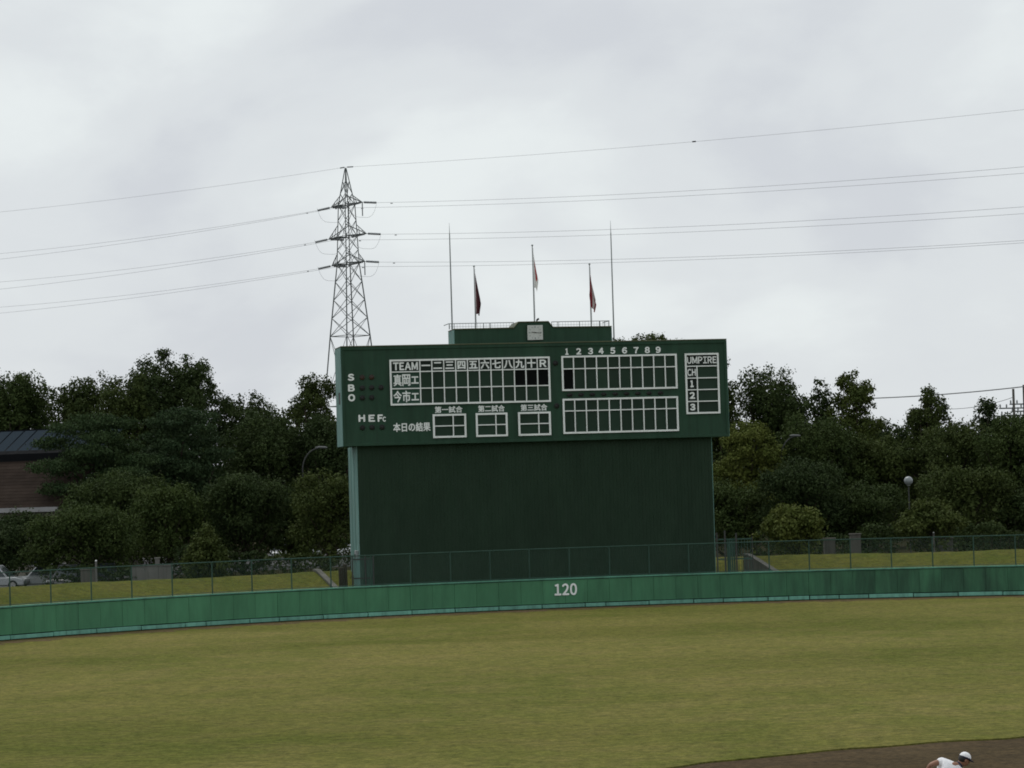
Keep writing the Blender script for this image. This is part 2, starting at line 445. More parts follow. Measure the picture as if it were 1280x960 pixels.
# ------------------------------------------------------------------ outfield wall
wall = empty('outfield_wall', wpt((A0+A1)/2, 0, 0))
tag(wall, 'curved green padded outfield wall with distance number and pale base boards', 'wall')
wo = wall.location
def rel(a, off, z): return wpt(a, off, z)-wo
def arc_box(a0, a1, o0, o1, z0, z1, seg=1):
    m_ = MB()
    for k in range(seg):
        b0 = a0+(a1-a0)*k/seg; b1 = a0+(a1-a0)*(k+1)/seg
        m_.hexa([rel(b0, o0, z0), rel(b1, o0, z0), rel(b1, o1, z0), rel(b0, o1, z0), rel(b0, o0, z1), rel(b1, o0, z1), rel(b1, o1, z1), rel(b0, o1, z1)])
    return m_
arc_box(A0, A1, 0.07, 0.26, -0.1, 1.53, 130).build('backing', M['backing'], wall)
px = -235.0
while px < 1480:
    w = 27.7
    a0, a1 = wall_ang(px+w), wall_ang(px)
    g = 0.00009
    t = random.uniform(-0.006, 0.006)
    arc_box(a0+g, a1-g, -0.005+t, 0.06+t, 0.300, 1.50+random.uniform(-.006, .006)).build('panel', M['pad'], wall, bevel=0.007)
    px += w
px = -235.0
while px < 1480:
    w = random.choice((26, 37, 54, 55, 56))
    a0, a1 = wall_ang(px+w), wall_ang(px)
    t = random.uniform(-0.012, 0.012)
    m_ = arc_box(a0+0.0005, a1-0.0005, -0.075+t, 0.05, 0.08, 0.262+random.uniform(-.012, .008))
    m_.build('base_board', M['base'], wall, bevel=0.01)
    px += w
a = A0
arc_box(A0, A1, -0.05, 0.27, 1.532, 1.60, 130).build('coping', M['padcap'], wall)

# ------------------------------------------------------------------ text
def text_mesh(s, bold=0.02, ext=0.012):
    cu = bpy.data.curves.new('lettering', 'FONT'); cu.body = s; cu.size = 1.0
    cu.offset = bold; cu.extrude = ext; cu.resolution_u = 4
    o = bpy.data.objects.new('lettering', cu); col.objects.link(o)
    bpy.context.view_layer.update()
    dg = bpy.context.evaluated_depsgraph_get()
    me = bpy.data.meshes.new_from_object(o.evaluated_get(dg))
    bpy.data.objects.remove(o); bpy.data.curves.remove(cu)
    return me
def lettering(s, u0, u1, z0, z1, fn, mat, parent, bold=0.018, fit=True, thick=0.02):
    """text mesh fitted into the rectangle u0..u1 x z0..z1; fn(u, z, n) -> local point; bold = stroke growth in metres"""
    cos, faces, cur, nv = [], [], 0.0, 0
    runs = [chr(ord(ch)+0xFEE0) for ch in s] if s.isascii() else [s]      # full-width forms have plain sans letters
    for run in runs:
        me = text_mesh(run, 0.0)
        n = len(me.vertices); co = np.empty(n*3); me.vertices.foreach_get('co', co); co = co.reshape(-1, 3)
        if len(runs) > 1:
            co[:, 0] += cur-co[:, 0].min(); cur = co[:, 0].max()+0.15
        faces += [tuple(nv+i for i in p.vertices) for p in me.polygons]; cos.append(co); nv += n
        bpy.data.meshes.remove(me)
    co = np.concatenate(cos)
    if fit:
        lo, hi = co.min(0), co.max(0)
        x = u0+bold+(co[:, 0]-lo[0])/max(1e-6, hi[0]-lo[0])*(u1-u0-2*bold); z = z0+bold+(co[:, 1]-lo[1])/max(1e-6, hi[1]-lo[1])*(z1-z0-2*bold)
    else:
        sc = z1-z0; x = (u0+u1)/2+(co[:, 0]-0.5)*sc; z = (z0+z1)/2+(co[:, 1]-0.365)*sc
    V, F = [], []
    for k, (dx, dz) in enumerate(((0, 0), (1, 0), (-1, 0), (0, 1), (0, -1), (.7, .7), (-.7, .7), (.7, -.7), (-.7, -.7))):
        nn = np.where(co[:, 2] > 0, thick+0.0008*k, 0.0001*k)
        b = len(V)
        V += [tuple(fn(a_, b_, c_)) for a_, b_, c_ in zip(x+dx*bold, z+dz*bold, nn)]
        F += [tuple(b+i for i in f) for f in faces]
    me = bpy.data.meshes.new('lettering'); me.from_pydata(V, [], F); me.update()
    return link('lettering', me, mat, parent)

# the 120 on the wall
def wall_fn_factory(pxc):
    ac = wall_ang(pxc)
    def fn(u, z, n): return rel(ac-u/WR, -0.022-n, z)
    return fn
fn = wall_fn_factory(707.3)
lettering('120', -0.60, 0.60, 0.70, 1.315, fn, M['white'], wall, bold=0.022)

# ------------------------------------------------------------------ chain-link fence on the wall
fence = empty('chain_link_fence', wpt((A0+A1)/2, 0.16, 1.6))
tag(fence, 'green chain-link fence along the top of the outfield wall', 'fence')
fo = fence.location
def frel(a, off, z): return wpt(a, off, z)-fo
FZ0, FZ1, FO = 1.60, 3.13, 0.16
pxs = [-235+50.2*k for k in range(5)] + [15.5, 66.5, 117, 167.5, 218, 268, 317.5, 367, 416, 466, 515.5, 565.5, 615, 664, 714, 764, 813.5, 863, 913, 963.3, 1013.5, 1065, 1116, 1167.5, 1219, 1271] + [1322, 1374, 1427, 1479]
for p_ in pxs:
    a = wall_ang(p_)
    m_ = MB(); m_.tube([frel(a, FO, FZ0-0.02), frel(a, FO, FZ1+0.02)], 0.032, 8)
    m_.build('post', M['fence'], fence)
aa = [A0+(A1-A0)*k/150 for k in range(151)]
MB().tube([frel(a, FO, FZ1) for a in aa], 0.028, 6).build('top_rail', M['fence'], fence)
MB().tube([frel(a, FO, FZ0+0.05) for a in aa], 0.015, 5).build('bottom_wire', M['fence'], fence)
mb = MB(); L = (A1-A0)*WR; H_ = FZ1-FZ0-0.06; cell = 0.062
n = int(L/cell)
def fz(s, z): return frel(A0+s/WR, FO-0.034, FZ0+0.05+z)
ww = 0.0024
for k in range(-int(H_/cell), n):
    for sgn in (1, -1):
        s0 = k*cell if sgn > 0 else k*cell+H_
        s1 = s0+sgn*H_
        pts = []
        for q in (0, 1):
            s_, z_ = (s0, 0.0) if q == 0 else (s1, H_)
            pts.append((s_, z_))
        if min(pts[0][0], pts[1][0]) < 0 or max(pts[0][0], pts[1][0]) > L: continue
        b = len(mb.v); d = ww*0.9
        for (s_, z_) in pts:
            mb.v += [tuple(fz(s_-d, z_)), tuple(fz(s_+d, z_)), tuple(fz(s_, z_)+Vector((0, -0.003, 0)))]
        mb.f += [(b, b+1, b+4, b+3), (b+1, b+2, b+5, b+4), (b+2, b, b+3, b+5)]
me = bpy.data.meshes.new('wire_mesh'); me.from_pydata(mb.v, [], mb.f); me.update()
tag(link('wire_mesh', me, M['fence'], fence), kind='stuff')

# ------------------------------------------------------------------ scoreboard
TH = 0.18816
SB = empty('scoreboard', (-9.1125, 148.0, 0.0), TH)
tag(SB, 'large dark green baseball scoreboard with white grids, clock housing and tall base wall', 'scoreboard')
W_, ZB, ZT, DEP = 21.327, 8.791, 14.091, 2.4
def sf(u, z, n): return Vector((u, -n, z))          # local frame: front is -Y
def sbox(u0, u1, n0, n1, z0, z1): return MB().box(u0, u1, -n1, -n0, z0, z1)   # n outward
sbox(0.012, W_-0.012, -DEP, 0, ZB, ZT).build('board_body', M['board'], SB, bevel=0.015)
# borders of the face
m_ = sbox(0.0, W_, 0.0, 0.05, ZT-0.16, ZT+0.012); m_.build('top_border', M['board'], SB, bevel=0.012)
sbox(0.0, W_, 0.0, 0.05, ZB-0.012, ZB+0.14).build('bottom_border', M['board'], SB, bevel=0.012)
for u in (0.0, W_-0.14): sbox(u, u+0.14, 0.0, 0.048, ZB+0.142, ZT-0.162).build('side_border', M['board'], SB, bevel=0.01)
sbox(-0.02, W_+0.02, -DEP-0.02, 0.07, ZT+0.014, ZT+0.07).build('coping', M['coping'], SB, bevel=0.01)
# pale end wall, with a slot
e = MB()
z_s0, z_s1 = 11.05, 11.7
for (y0, y1, z0, z1) in ((0.0, DEP, ZB, z_s0), (0.0, DEP, z_s1, ZT), (0.0, 0.55, z_s0, z_s1), (1.3, DEP, z_s0, z_s1)):
    e.box(-0.03, 0.011, y0+0.002, y1, z0, z1)
e.build('end_wall', M['board_side'], SB)
MB().box(-0.012, 0.0105, 0.55, 1.3, z_s0, z_s1).build('slot', M['black'], SB)
MB().box(W_-0.011, W_+0.03, 0.002, DEP, ZB, ZT).build('end_wall', M['board_side'], SB)
# base wall
LREC, LU0, LU1 = 0.35, 0.78, 20.40
sbox(LU0, LU1, -LREC-3.6, -LREC, -0.2, ZB-0.001).build('base_wall', M['board_low'], SB)
e = MB()
k = LU0+0.02
ribs = MB()
while k < LU1-0.03:                                # shallow ribs of the sheet cladding
    ribs.box(k, k+0.05, LREC-0.018, LREC+0.001, -0.2, ZB-0.002); k += 0.20
tag(ribs.build('cladding_rib', M['board_low'], SB), kind='stuff')
MB().box(LU0-0.03, LU0+0.001, LREC+0.002, LREC+3.6, -0.2, ZB-0.02).build('base_end_wall', M['board_side'], SB)
MB().box(LU1-0.001, LU1+0.03, LREC+0.002, LREC+3.6, -0.2, ZB-0.02).build('base_end_wall', M['board_side'], SB)
for y in (1.25, 2.45):
    MB().box(LU0-0.05, LU0-0.031, LREC+y, LREC+y+0.04, -0.2, ZB-0.03).build('seam_strip', M['board_side'], SB)
jb = MB().box(LU0-0.2, LU0-0.031, 0.62, 1.15, 2.55, 3.2).build('junction_box', M['galv'], SB, bevel=0.02)
MB().box(LU0-0.215, LU0-0.201, 0.68, 1.09, 2.6, 3.0).build('box_door', M['black'], jb)

# grids -------------------------------------------------------------
def grid(us, zs, outer=0.095, inner=0.055, skip=(), celltype=None, n0=0.002):
    """white frame with one plate per opening; us left->right, zs top->bottom are line centres"""
    f = MB(); n1 = 0.085
    U0, U1, Z1, Z0 = us[0], us[-1], zs[0], zs[-1]; o = outer/2
    f.box(U0-o, U1+o, -n1, -n0, Z1-o, Z1+o); f.box(U0-o, U1+o, -n1, -n0, Z0-o, Z0+o)
    f.box(U0-o, U0+o, -n1, -n0, Z0+o, Z1-o); f.box(U1-o, U1+o, -n1, -n0, Z0+o, Z1-o)
    i2 = inner/2
    for z in zs[1:-1]: f.box(U0+o, U1-o, -n1+0.003, -n0, z-i2, z+i2)
    for k, u in enumerate(us[1:-1], 1):
        for r in range(len(zs)-1):
            if (k, r) in skip: continue
            zt_ = zs[r]-(o if r == 0 else i2); zb_ = zs[r+1]+(o if r == len(zs)-2 else i2)
            f.box(u-i2, u+i2, -n1+0.004, -n0, zb_, zt_)
    fr = f.build('grid_frame', M['white'], SB)
    shared = {}
    for r in range(len(zs)-1):
        c = 0
        while c < len(us)-1:
            c2 = c+1
            while c2 < len(us)-1 and (c2, r) in skip: c2 += 1
            u0 = us[c]+(o if c == 0 else i2)+0.004; u1 = us[c2]-(o if c2 == len(us)-1 else i2)-0.004
            zt_ = zs[r]-(o if r == 0 else i2)-0.004; zb_ = zs[r+1]+(o if r == len(zs)-2 else i2)+0.004
            mt = celltype(r, c) if celltype else 'cell'
            d = 0.012
            MB().box(u0, u1, -d, -0.001, zb_, zt_).build('cell', M[mt], fr)
            c = c2
    return fr
tz = [13.33, 12.71, 11.81, 10.96]
tu = [2.65, 4.25, 4.90, 5.55, 6.20, 6.85, 7.49, 8.13, 8.77, 9.41, 10.05, 10.69, 11.34]
def tc(r, c):
    if r == 0: return 'cell_dark'
    if c == 0: return 'cell_name'
    if r == 1 and c >= 9: return 'cell_black' if c != 99 else 'cell'
    return 'cell'
grid(tu, tz, celltype=lambda r, c: tc(r, c+1 if c >= 9 else c) if not (r == 1 and c == 9) else 'cell_black')
for g in ((4.92, 5.98, 6.64), (7.27, 8.32, 8.91), (9.60, 10.68, 11.30)):
    grid(list(g), [10.34, 9.75, 9.16], outer=0.10)
ru = [12.08, 12.70, 13.34, 13.98, 14.62, 15.26, 15.90, 16.54, 17.18, 17.82, 18.44]
grid(ru, [13.34, 12.68, 11.53], celltype=lambda r, c: 'cell_black' if (r, c) == (1, 0) else 'cell')
grid(ru, [11.01, 10.39, 9.20])
grid([18.99, 19.61, 20.81], [13.34, 12.68, 12.03, 11.39, 10.75, 10.11], skip=((1, 0),), celltype=lambda r, c: 'cell_dark' if (r == 0 or c == 0) else 'cell')
LN = 0.0145
def T(s, u0, u1, z0, z1, bold=0.016, fit=True, n0=LN):
    return lettering(s, u0, u1, z0, z1, lambda u, z, n: sf(u, z, n0+n), M['white'], SB, bold, fit)
T('TEAM', 2.79, 4.15, 12.80, 13.23, 0.02)
for s, c in zip('一二三四五六七八九十R', range(1, 12)):
    u = (tu[c]+tu[c+1])/2
    if s == 'R': T('R', u-0.19, u+0.19, 12.81, 13.22, 0.02)
    else: T(s, u-0.25, u+0.25, 12.77, 13.27, 0.018, False)
def row(s, u0, u1, z0, z1, bold=0.014):
    n = len(s); w = (u1-u0)/n
    for i, ch in enumerate(s):
        T(ch, u0+i*w+0.03*w, u0+(i+1)*w-0.03*w, z0, z1, bold)
row('真岡', 2.78, 3.73, 11.95, 12.58); T('工', 3.76, 4.17, 12.06, 12.46, 0.02)
row('今市', 2.76, 3.72, 11.07, 11.70); T('工', 3.75, 4.16, 11.16, 11.56, 0.02)
for s, u0, u1 in (('第一試合', 5.0, 6.51), ('第二試合', 7.37, 8.83), ('第三試合', 9.71, 11.18)):
    T(s, u0, u1, 10.45, 10.81, 0.009, n0=0.001)
T('本日の結果', 2.71, 4.74, 9.49, 9.98, 0.012, n0=0.001)
for s, u0, u1, z0, z1 in (('S', .33, .68, 12.29, 12.67), ('B', .33, .69, 11.72, 12.10), ('O', .32, .70, 11.19, 11.58), ('H', .85, 1.21, 10.08, 10.46), ('E', 1.39, 1.74, 10.07, 10.45), ('F', 1.88, 2.17, 10.06, 10.45), ('c', 2.15, 2.33, 10.06, 10.33)):
    T(s, u0, u1, z0, z1, 0.026 if s != 'c' else 0.012, n0=0.001)
for i, u in enumerate((12.37, 13.02, 13.68, 14.27, 14.92, 15.58, 16.23, 16.86, 17.47)):
    T(str(i+1), u-(0.10 if i == 0 else 0.14), u+(0.08 if i == 0 else 0.14), 13.45, 13.80, 0.02, n0=0.001)
T('UMPIRE', 19.07, 20.74, 12.82, 13.20, 0.011)
T('CH', 19.07, 19.55, 12.15, 12.54, 0.014)
for s, z in (('1', 11.53), ('2', 10.89), ('3', 10.25)):
    w = 0.10 if s == '1' else 0.15
    T(s, 19.31-w, 19.31+w, z, z+0.38, 0.026)
# count lamps
def lamp(u, z, r=0.14, mat='lamp', el=1.0):
    m_ = MB(); k = 14; b = len(m_.v)
    rings = ((r, 0.001), (r, 0.05), (r*0.82, 0.06), (r*0.78, 0.02), (0.02, 0.03))
    for rr, nn in rings:
        for i in range(k):
            t = 2*PI*i/k; m_.v.append(tuple(sf(u+rr*el*math.cos(t), z+rr*math.sin(t), nn)))
    for q in range(len(rings)-1):
        for i in range(k): m_.f.append((q*k+i, q*k+(i+1) % k, (q+1)*k+(i+1) % k, (q+1)*k+i))
    m_.f.append(tuple((len(rings)-1)*k+i for i in range(k)))
    return m_.build('count_lamp', M[mat], SB)
for u, z in ((1.11, 12.46), (1.62, 12.46)): lamp(u, z, mat='lamp_amber')
for u, z in ((1.10, 11.90), (1.61, 11.90), (2.12, 11.90), (1.09, 11.37), (1.60, 11.37), (1.05, 9.77), (1.57, 9.77), (2.11, 9.77), (11.71, 13.01), (11.71, 10.69)): lamp(u, z)
for i in range(9): lamp(12.44+0.635*i, 11.26, 0.10, el=1.55)

# parapet with clock -------------------------------------------------
PN = -0.4
PU0, PU1 = 6.27, 14.97
poly = [(PU0, ZT+0.071), (PU1, ZT+0.071), (PU1, 14.95), (11.72, 14.97), (11.47, 15.28), (9.80, 15.28), (9.54, 14.97), (PU0, 14.95)]
MB().prism([sf(u, z, PN) for u, z in poly], (0, 1.9, 0)).build('parapet', M['board'], SB, bevel=0.012)
MB().box(PU0-0.035, PU0-0.002, 0.42, 2.28, ZT+0.075, 14.94).build('parapet_end', M['board_side'], SB)
MB().box(PU1+0.002, PU1+0.035, 0.42, 2.28, ZT+0.075, 14.94).build('parapet_end', M['board_side'], SB)
cop = MB()
for (a_, b_) in (((PU0-0.03, 14.955), (9.54, 14.975)), ((9.54, 14.975), (9.80, 15.285)), ((9.80, 15.285), (11.47, 15.285)), ((11.47, 15.285), (11.72, 14.975)), ((11.72, 14.975), (PU1+0.03, 14.955))):
    cop.hexa([sf(a_[0], a_[1], PN+0.05), sf(b_[0], b_[1], PN+0.05), sf(b_[0], b_[1], PN-1.95), sf(a_[0], a_[1], PN-1.95),
              sf(a_[0], a_[1]+0.05, PN+0.05), sf(b_[0], b_[1]+0.05, PN+0.05), sf(b_[0], b_[1]+0.05, PN-1.95), sf(a_[0], a_[1]+0.05, PN-1.95)])
cop.build('parapet_coping', M['coping'], SB)
clk = sbox(10.25, 11.14, PN+0.002, PN+0.10, 14.29, 15.13).build('clock', M['board'], SB, bevel=0.01)
sbox(10.27, 11.12, PN+0.101, PN+0.13, 14.31, 15.11).build('clock_face', M['clock'], clk, bevel=0.008)
cc = (10.695, 14.71)
tk = MB()
for h in range(12):
    t = 2*PI*h/12; big = h % 3 == 0
    r1, r0, w = 0.36, (0.26 if big else 0.29), (0.028 if big else 0.014)
    dx, dz = math.sin(t), math.cos(t)
    p0, p1 = (cc[0]+dx*r0, cc[1]+dz*r0), (cc[0]+dx*r1, cc[1]+dz*r1)
    tk.hexa([sf(p0[0]-dz*w, p0[1]+dx*w, PN+0.131), sf(p0[0]+dz*w, p0[1]-dx*w, PN+0.131), sf(p1[0]+dz*w, p1[1]-dx*w, PN+0.131), sf(p1[0]-dz*w, p1[1]+dx*w, PN+0.131),
             sf(p0[0]-dz*w, p0[1]+dx*w, PN+0.137), sf(p0[0]+dz*w, p0[1]-dx*w, PN+0.137), sf(p1[0]+dz*w, p1[1]-dx*w, PN+0.137), sf(p1[0]-dz*w, p1[1]+dx*w, PN+0.137)])
tk.build('hour_marks', M['galv'], clk)
for (t, ln, w, nn) in ((2*PI*16/60, 0.32, 0.016, 0.142), (2*PI*9.27/12, 0.21, 0.022, 0.152)):
    dx, dz = math.sin(t), math.cos(t); b0 = -0.05
    q = []
    for nz in (nn, nn+0.006):
        q += [sf(cc[0]+dx*b0-dz*w, cc[1]+dz*b0+dx*w, PN+nz), sf(cc[0]+dx*b0+dz*w, cc[1]+dz*b0-dx*w, PN+nz), sf(cc[0]+dx*ln+dz*w*.5, cc[1]+dz*ln-dx*w*.5, PN+nz), sf(cc[0]+dx*ln-dz*w*.5, cc[1]+dz*ln+dx*w*.5, PN+nz)]
    MB().hexa(q).build('clock_hand', M['black'], clk)
# railings on the parapet
def railing(u0, u1, posts):
    rl = MB()
    y0 = 0.62
    zt_ = 15.30
    rl.tube([(u0, y0, zt_), (u1, y0, zt_)], 0.022, 6)
    r = rl.build('railing', M['galv'], SB)
    MB().tube([(u0, y0, 15.13), (u1, y0, 15.13)], 0.008, 5).build('mid_rail', M['galv'], r)
    for u, w in posts: MB().tube([(u, y0, 14.99), (u, y0, zt_)], w, 6).build('post', M['galv'], r)
    u = u0+0.14
    while u < u1-0.05:
        MB().tube([(u, y0, 14.99), (u, y0, zt_-0.02)], 0.006, 4).build('baluster', M['galv'], r); u += 0.16
railing(6.0, 9.6, ((6.03, 0.03), (6.3, 0.02), (7.92, 0.02), (8.28, 0.028), (9.58, 0.02)))
railing(11.68, 14.92, ((11.70, 0.02), (12.05, 0.024), (13.25, 0.024), (14.38, 0.04), (14.64, 0.02), (14.90, 0.024)))
MB().tube([(6.0, 0.62, 15.30), (6.0, 2.2, 15.30)], 0.022, 6).build('end_rail', M['galv'], SB)
MB().tube([(14.92, 0.62, 15.30), (14.92, 2.2, 15.30)], 0.022, 6).build('end_rail', M['galv'], SB)
MB().tube([(10.93, 0.9, 15.3), (10.93, 0.9, 15.42), (10.99, 0.75, 15.48)], [0.03, 0.05, 0.06], 8).build('horn_speaker', M['black'], SB)

bpy.context.view_layer.update()
SBM = Matrix.Translation(SB.location) @ Matrix.Rotation(TH, 4, 'Z')
def sbw(u, y, z): return SBM @ Vector((u, y, z))
# lightning masts
for (u, zb_, zt_, lab) in ((6.32, 14.96, 20.85, 'tall thin lightning mast at the left end of the scoreboard parapet'), (15.34, ZT+0.07, 20.88, 'tall thin lightning mast at the right end of the scoreboard parapet')):
    o = empty('lightning_mast', sbw(u, 1.4, zb_), TH); tag(o, lab, 'mast', 'lightning masts')
    h = zt_-zb_
    MB().tube([(0, 0, 0), (0, 0, h*0.55), (0, 0, h*0.9)], [0.042, 0.036, 0.028], 8).build('pole', M['galv'], o)
    MB().tube([(0, 0, h*0.9), (0, 0, h)], 0.02, 6, 0.006).build('tip', M['galv'], o)
    MB().box(-0.14, 0.14, -0.14, 0.14, 0, 0.03).build('base_plate', M['galv'], o)
# flag poles and limp flags
def flag_mat(name, kind):
    m, nt, b = mat_new(name)
    uv = N(nt, 'ShaderNodeUVMap'); sp = N(nt, 'ShaderNodeSeparateXYZ'); nt.links.new(uv.outputs[0], sp.inputs[0])
    if kind == 'disc':
        mp = N(nt, 'ShaderNodeMapping'); mp.inputs['Location'].default_value = (-0.5*1.5, -0.5, 0); mp.inputs['Scale'].default_value = (1.5, 1, 1)
        nt.links.new(uv.outputs[0], mp.inputs[0])
        ln = N(nt, 'ShaderNodeVectorMath', operation='LENGTH'); nt.links.new(mp.outputs[0], ln.inputs[0])
        c = ramp(nt, ln.outputs['Value'], [(0.295, (0.36, 0.015, 0.018)), (0.305, (0.72, 0.72, 0.70))])
    elif kind == 'maroon':
        c = ramp(nt, sp.outputs[0], [(0.10, (0.22, 0.12, 0.12)), (0.16, (0.055, 0.008, 0.014))])
    else:
        c = ramp(nt, sp.outputs[0], [(0.0, (0.22, 0.012, 0.022)), (0.33, (0.22, 0.012, 0.022)), (0.37, (0.5, 0.47, 0.46)), (0.52, (0.5, 0.47, 0.46)), (0.56, (0.20, 0.012, 0.02))])
    nt.links.new(c, b.inputs['Base Color']); b.inputs['Roughness'].default_value = 0.85
    tr = N(nt, 'ShaderNodeBsdfTranslucent'); nt.links.new(c, tr.inputs[0]); mx = N(nt, 'ShaderNodeMixShader', i_0=0.3)
    nt.links.new(b.outputs[0], mx.inputs[1]); nt.links.new(tr.outputs[0], mx.inputs[2]); nt.links.new(mx.outputs[0], nt.nodes['Material Output'].inputs[0])
    return m
def flag(pole, ztop, hoist, drop, spread, mat, seed, side=0.0):
    sg, nf_ = (-1, 1.1) if mat == 'disc' else (-1, 2.3)
    r = random.Random(seed); nu, nv = 26, 18
    v = []; f = []; uvs = []
    for i in range(nu):
        s = i/(nu-1)
        for j in range(nv):
            t = j/(nv-1)
            # limp: the fly falls beside the pole in soft vertical folds
            env = min(t/0.66, 1.0)*(1-0.45*max(0.0, (t-0.66)/0.34))
            fold = 0.5-0.5*math.cos(s*PI*nf_)
            x = 0.04+spread*(0.62*s+0.38*fold)*(0.10+0.90*env)+side*math.sin(min(1.0, s*2.2)*PI)*env
            y = sg*0.12*math.sin(s*PI*nf_)*(0.25+0.75*min(1, t*1.6)) - 0.03*s
            z = ztop - t*hoist*(1-0.06*s) - drop*s*(1-0.45*t) - 0.05*math.sin(s*7+seed)*t
            v.append((x, y, z)); uvs.append((s, 1-t))
    for i in range(nu-1):
        for j in range(nv-1): f.append((i*nv+j, (i+1)*nv+j, (i+1)*nv+j+1, i*nv+j+1))
    me = bpy.data.meshes.new('flag'); me.from_pydata(v, [], f)
    ul = me.uv_layers.new(name='UVMap')
    for lp in me.loops: ul.data[lp.index].uv = uvs[lp.vertex_index]
    me.polygons.foreach_set('use_smooth', [True]*len(me.polygons))
    return me
FL = ((7.55, 18.38, 'disc', 0), )
for (u, ztop, mk, hoist, drop, spread, z0, seed, lab, labf, side, zb_) in (
    (7.55, 18.38, 'maroon', 2.25, 0.45, 0.40, 18.12, 1, 'flagpole on the left of the scoreboard parapet carrying the dark flag', 'limp dark maroon flag hanging left above the scoreboard', 0, 14.99),
    (10.82, 19.48, 'disc', 2.15, 0.62, 0.25, 19.38, 2, 'tallest flagpole, standing above the scoreboard clock', 'limp white flag with red disc above the scoreboard clock', 0, 15.32),
    (13.99, 18.40, 'red', 1.85, 1.0, 0.38, 18.02, 4, 'flagpole on the right of the scoreboard parapet carrying the red flag', 'limp red and white flag hanging right above the scoreboard', -0.22, 14.99)):
    o = empty('flagpole', sbw(u, 1.0, zb_), TH); tag(o, lab, 'flagpole', 'flagpoles on the scoreboard')
    h = ztop-zb_
    MB().tube([(0, 0, 0), (0, 0, h)], 0.038, 8, 0.026).build('pole', M['galv'], o)
    fin = MB().lathe([(0.001, 0.11), (0.05, 0.09), (0.062, 0.05), (0.04, 0.015), (0.02, 0.0)], 10, (0, 0, h)); fin.smooth = True
    fin.build('finial', M['galv'], o)
    MB().tube([(0.05, 0, 0.2), (0.045, 0, h-0.1)], 0.006, 4).build('halyard', M['wire'], o)
    fo_ = link('flag', flag(o, 0, hoist, drop, spread, mk, seed, side), flag_mat('flag_'+mk, mk), None)
    fo_.location = sbw(u, 1.0, z0); fo_.rotation_euler = (0, 0, TH-0.1)
    fo_['part_note'] = 'cloth'; del fo_['part_note']; tag(fo_, labf, 'flag', 'flags on the scoreboard')

# ------------------------------------------------------------------ gates and wing walls beside the scoreboard
def vbox_world(px0, px1, Y, z0, z1, th): # upright slab facing the viewer
    p0, p1 = at(px0, 700, Y), at(px1, 700, Y); return p0.x, p1.x
# right-hand gate
gx0, gx1 = at(897, 700, 147.5).x, at(941, 700, 147.5).x
g = empty('metal_gate', (gx0, 147.5, 0.25)); tag(g, 'tall green-grey metal gate to the right of the scoreboard base', 'gate')
gw = gx1-gx0
for x, w, h in ((0.0, 0.07, 3.35), (0.42, 0.09, 3.45), (1.02, 0.09, 3.3), (gw, 0.05, 3.1)):
    MB().box(x-w/2, x+w/2, -w/2, w/2, 0, h).build('gate_post', M['lamp_pole'], g, bevel=0.008)
for z in (0.15, 1.9, 2.95):
    MB().box(0.0, gw, 0.05, 0.09, z, z+0.07).build('gate_rail', M['fence'], g)
x = 0.52
while x < 0.98:
    MB().box(x, x+0.09, 0.092, 0.11, 0.2, 3.0).build('gate_slat', M['fence'], g); x += 0.115
x = 1.14
while x < gw-0.05:
    MB().tube([(x, 0.07, 0.2), (x, 0.07, 3.0)], 0.014, 5).build('gate_bar', M['fence'], g); x += 0.16
# left-hand sheet gate
gx0, gx1 = at(441.5, 700, 146.3).x, at(466, 700, 146.6).x
g = empty('sheet_metal_gate', (gx0, 146.3, 0.25)); tag(g, 'pale sheet-metal gate at the left foot of the scoreboard', 'gate')
gw = gx1-gx0
for i in range(6):
    x = i*gw/6
    MB().box(x+0.008, x+gw/6-0.008, 0, 0.03, 0.05, 2.62).build('sheet', M['board_side'] if i < 2 else M['fence'], g)
for x in (-0.05, gw*0.62, gw+0.04): MB().tube([(x, -0.04, 0), (x, -0.04, 2.75)], 0.04, 8).build('gate_post', M['lamp_pole'], g)
for z in (0.5, 1.5, 2.5): MB().box(0, gw, -0.03, -0.005, z, z+0.06).build('gate_rail', M['lamp_pole'], g)
# wing walls that end the banks
def wing(edge, o0, o1, th, mat, lab, dpx):
    n = 12; oo = [o0+(o1-o0)*k/n for k in range(n+1)]
    p = [Vector((*wall_xy(edge(o)+dpx, o), 0)) for o in oo]
    base = empty('wing_wall', p[0]); m_ = MB(); cp = MB()
    for k in range(n):
        za, zb_ = slope_z(oo[k])+.10, slope_z(oo[k+1])+.10
        b0, b1 = p[k]-p[0], p[k+1]-p[0]; t = (b1-b0).normalized(); tn = Vector((-t.y, t.x, 0))*th/2
        m_.hexa([b0-tn, b1-tn, b1+tn, b0+tn, b0-tn+Vector((0, 0, za)), b1-tn+Vector((0, 0, zb_)), b1+tn+Vector((0, 0, zb_)), b0+tn+Vector((0, 0, za))])
        t2 = tn*1.3
        cp.hexa([q+Vector((0, 0, z)) for q, z in ((b0-t2, za+.003), (b1-t2, zb_+.003), (b1+t2, zb_+.003), (b0+t2, za+.003), (b0-t2, za+.08), (b1-t2, zb_+.08), (b1+t2, zb_+.08), (b0+t2, za+.08))])
    m_.build('retaining_wall', mat, base); cp.build('coping', M['conc_dark'], base)
    tag(base, lab, 'retaining wall')
wing(edge_L, 0.5, 7.4, 0.22, M['conc_dark'], 'sloping concrete wing wall ending the left grass bank', 2)
wing(edge_R, 0.5, 7.4, 0.22, M['conc_dark'], 'dark sloping concrete wing wall ending the right grass bank', -2)
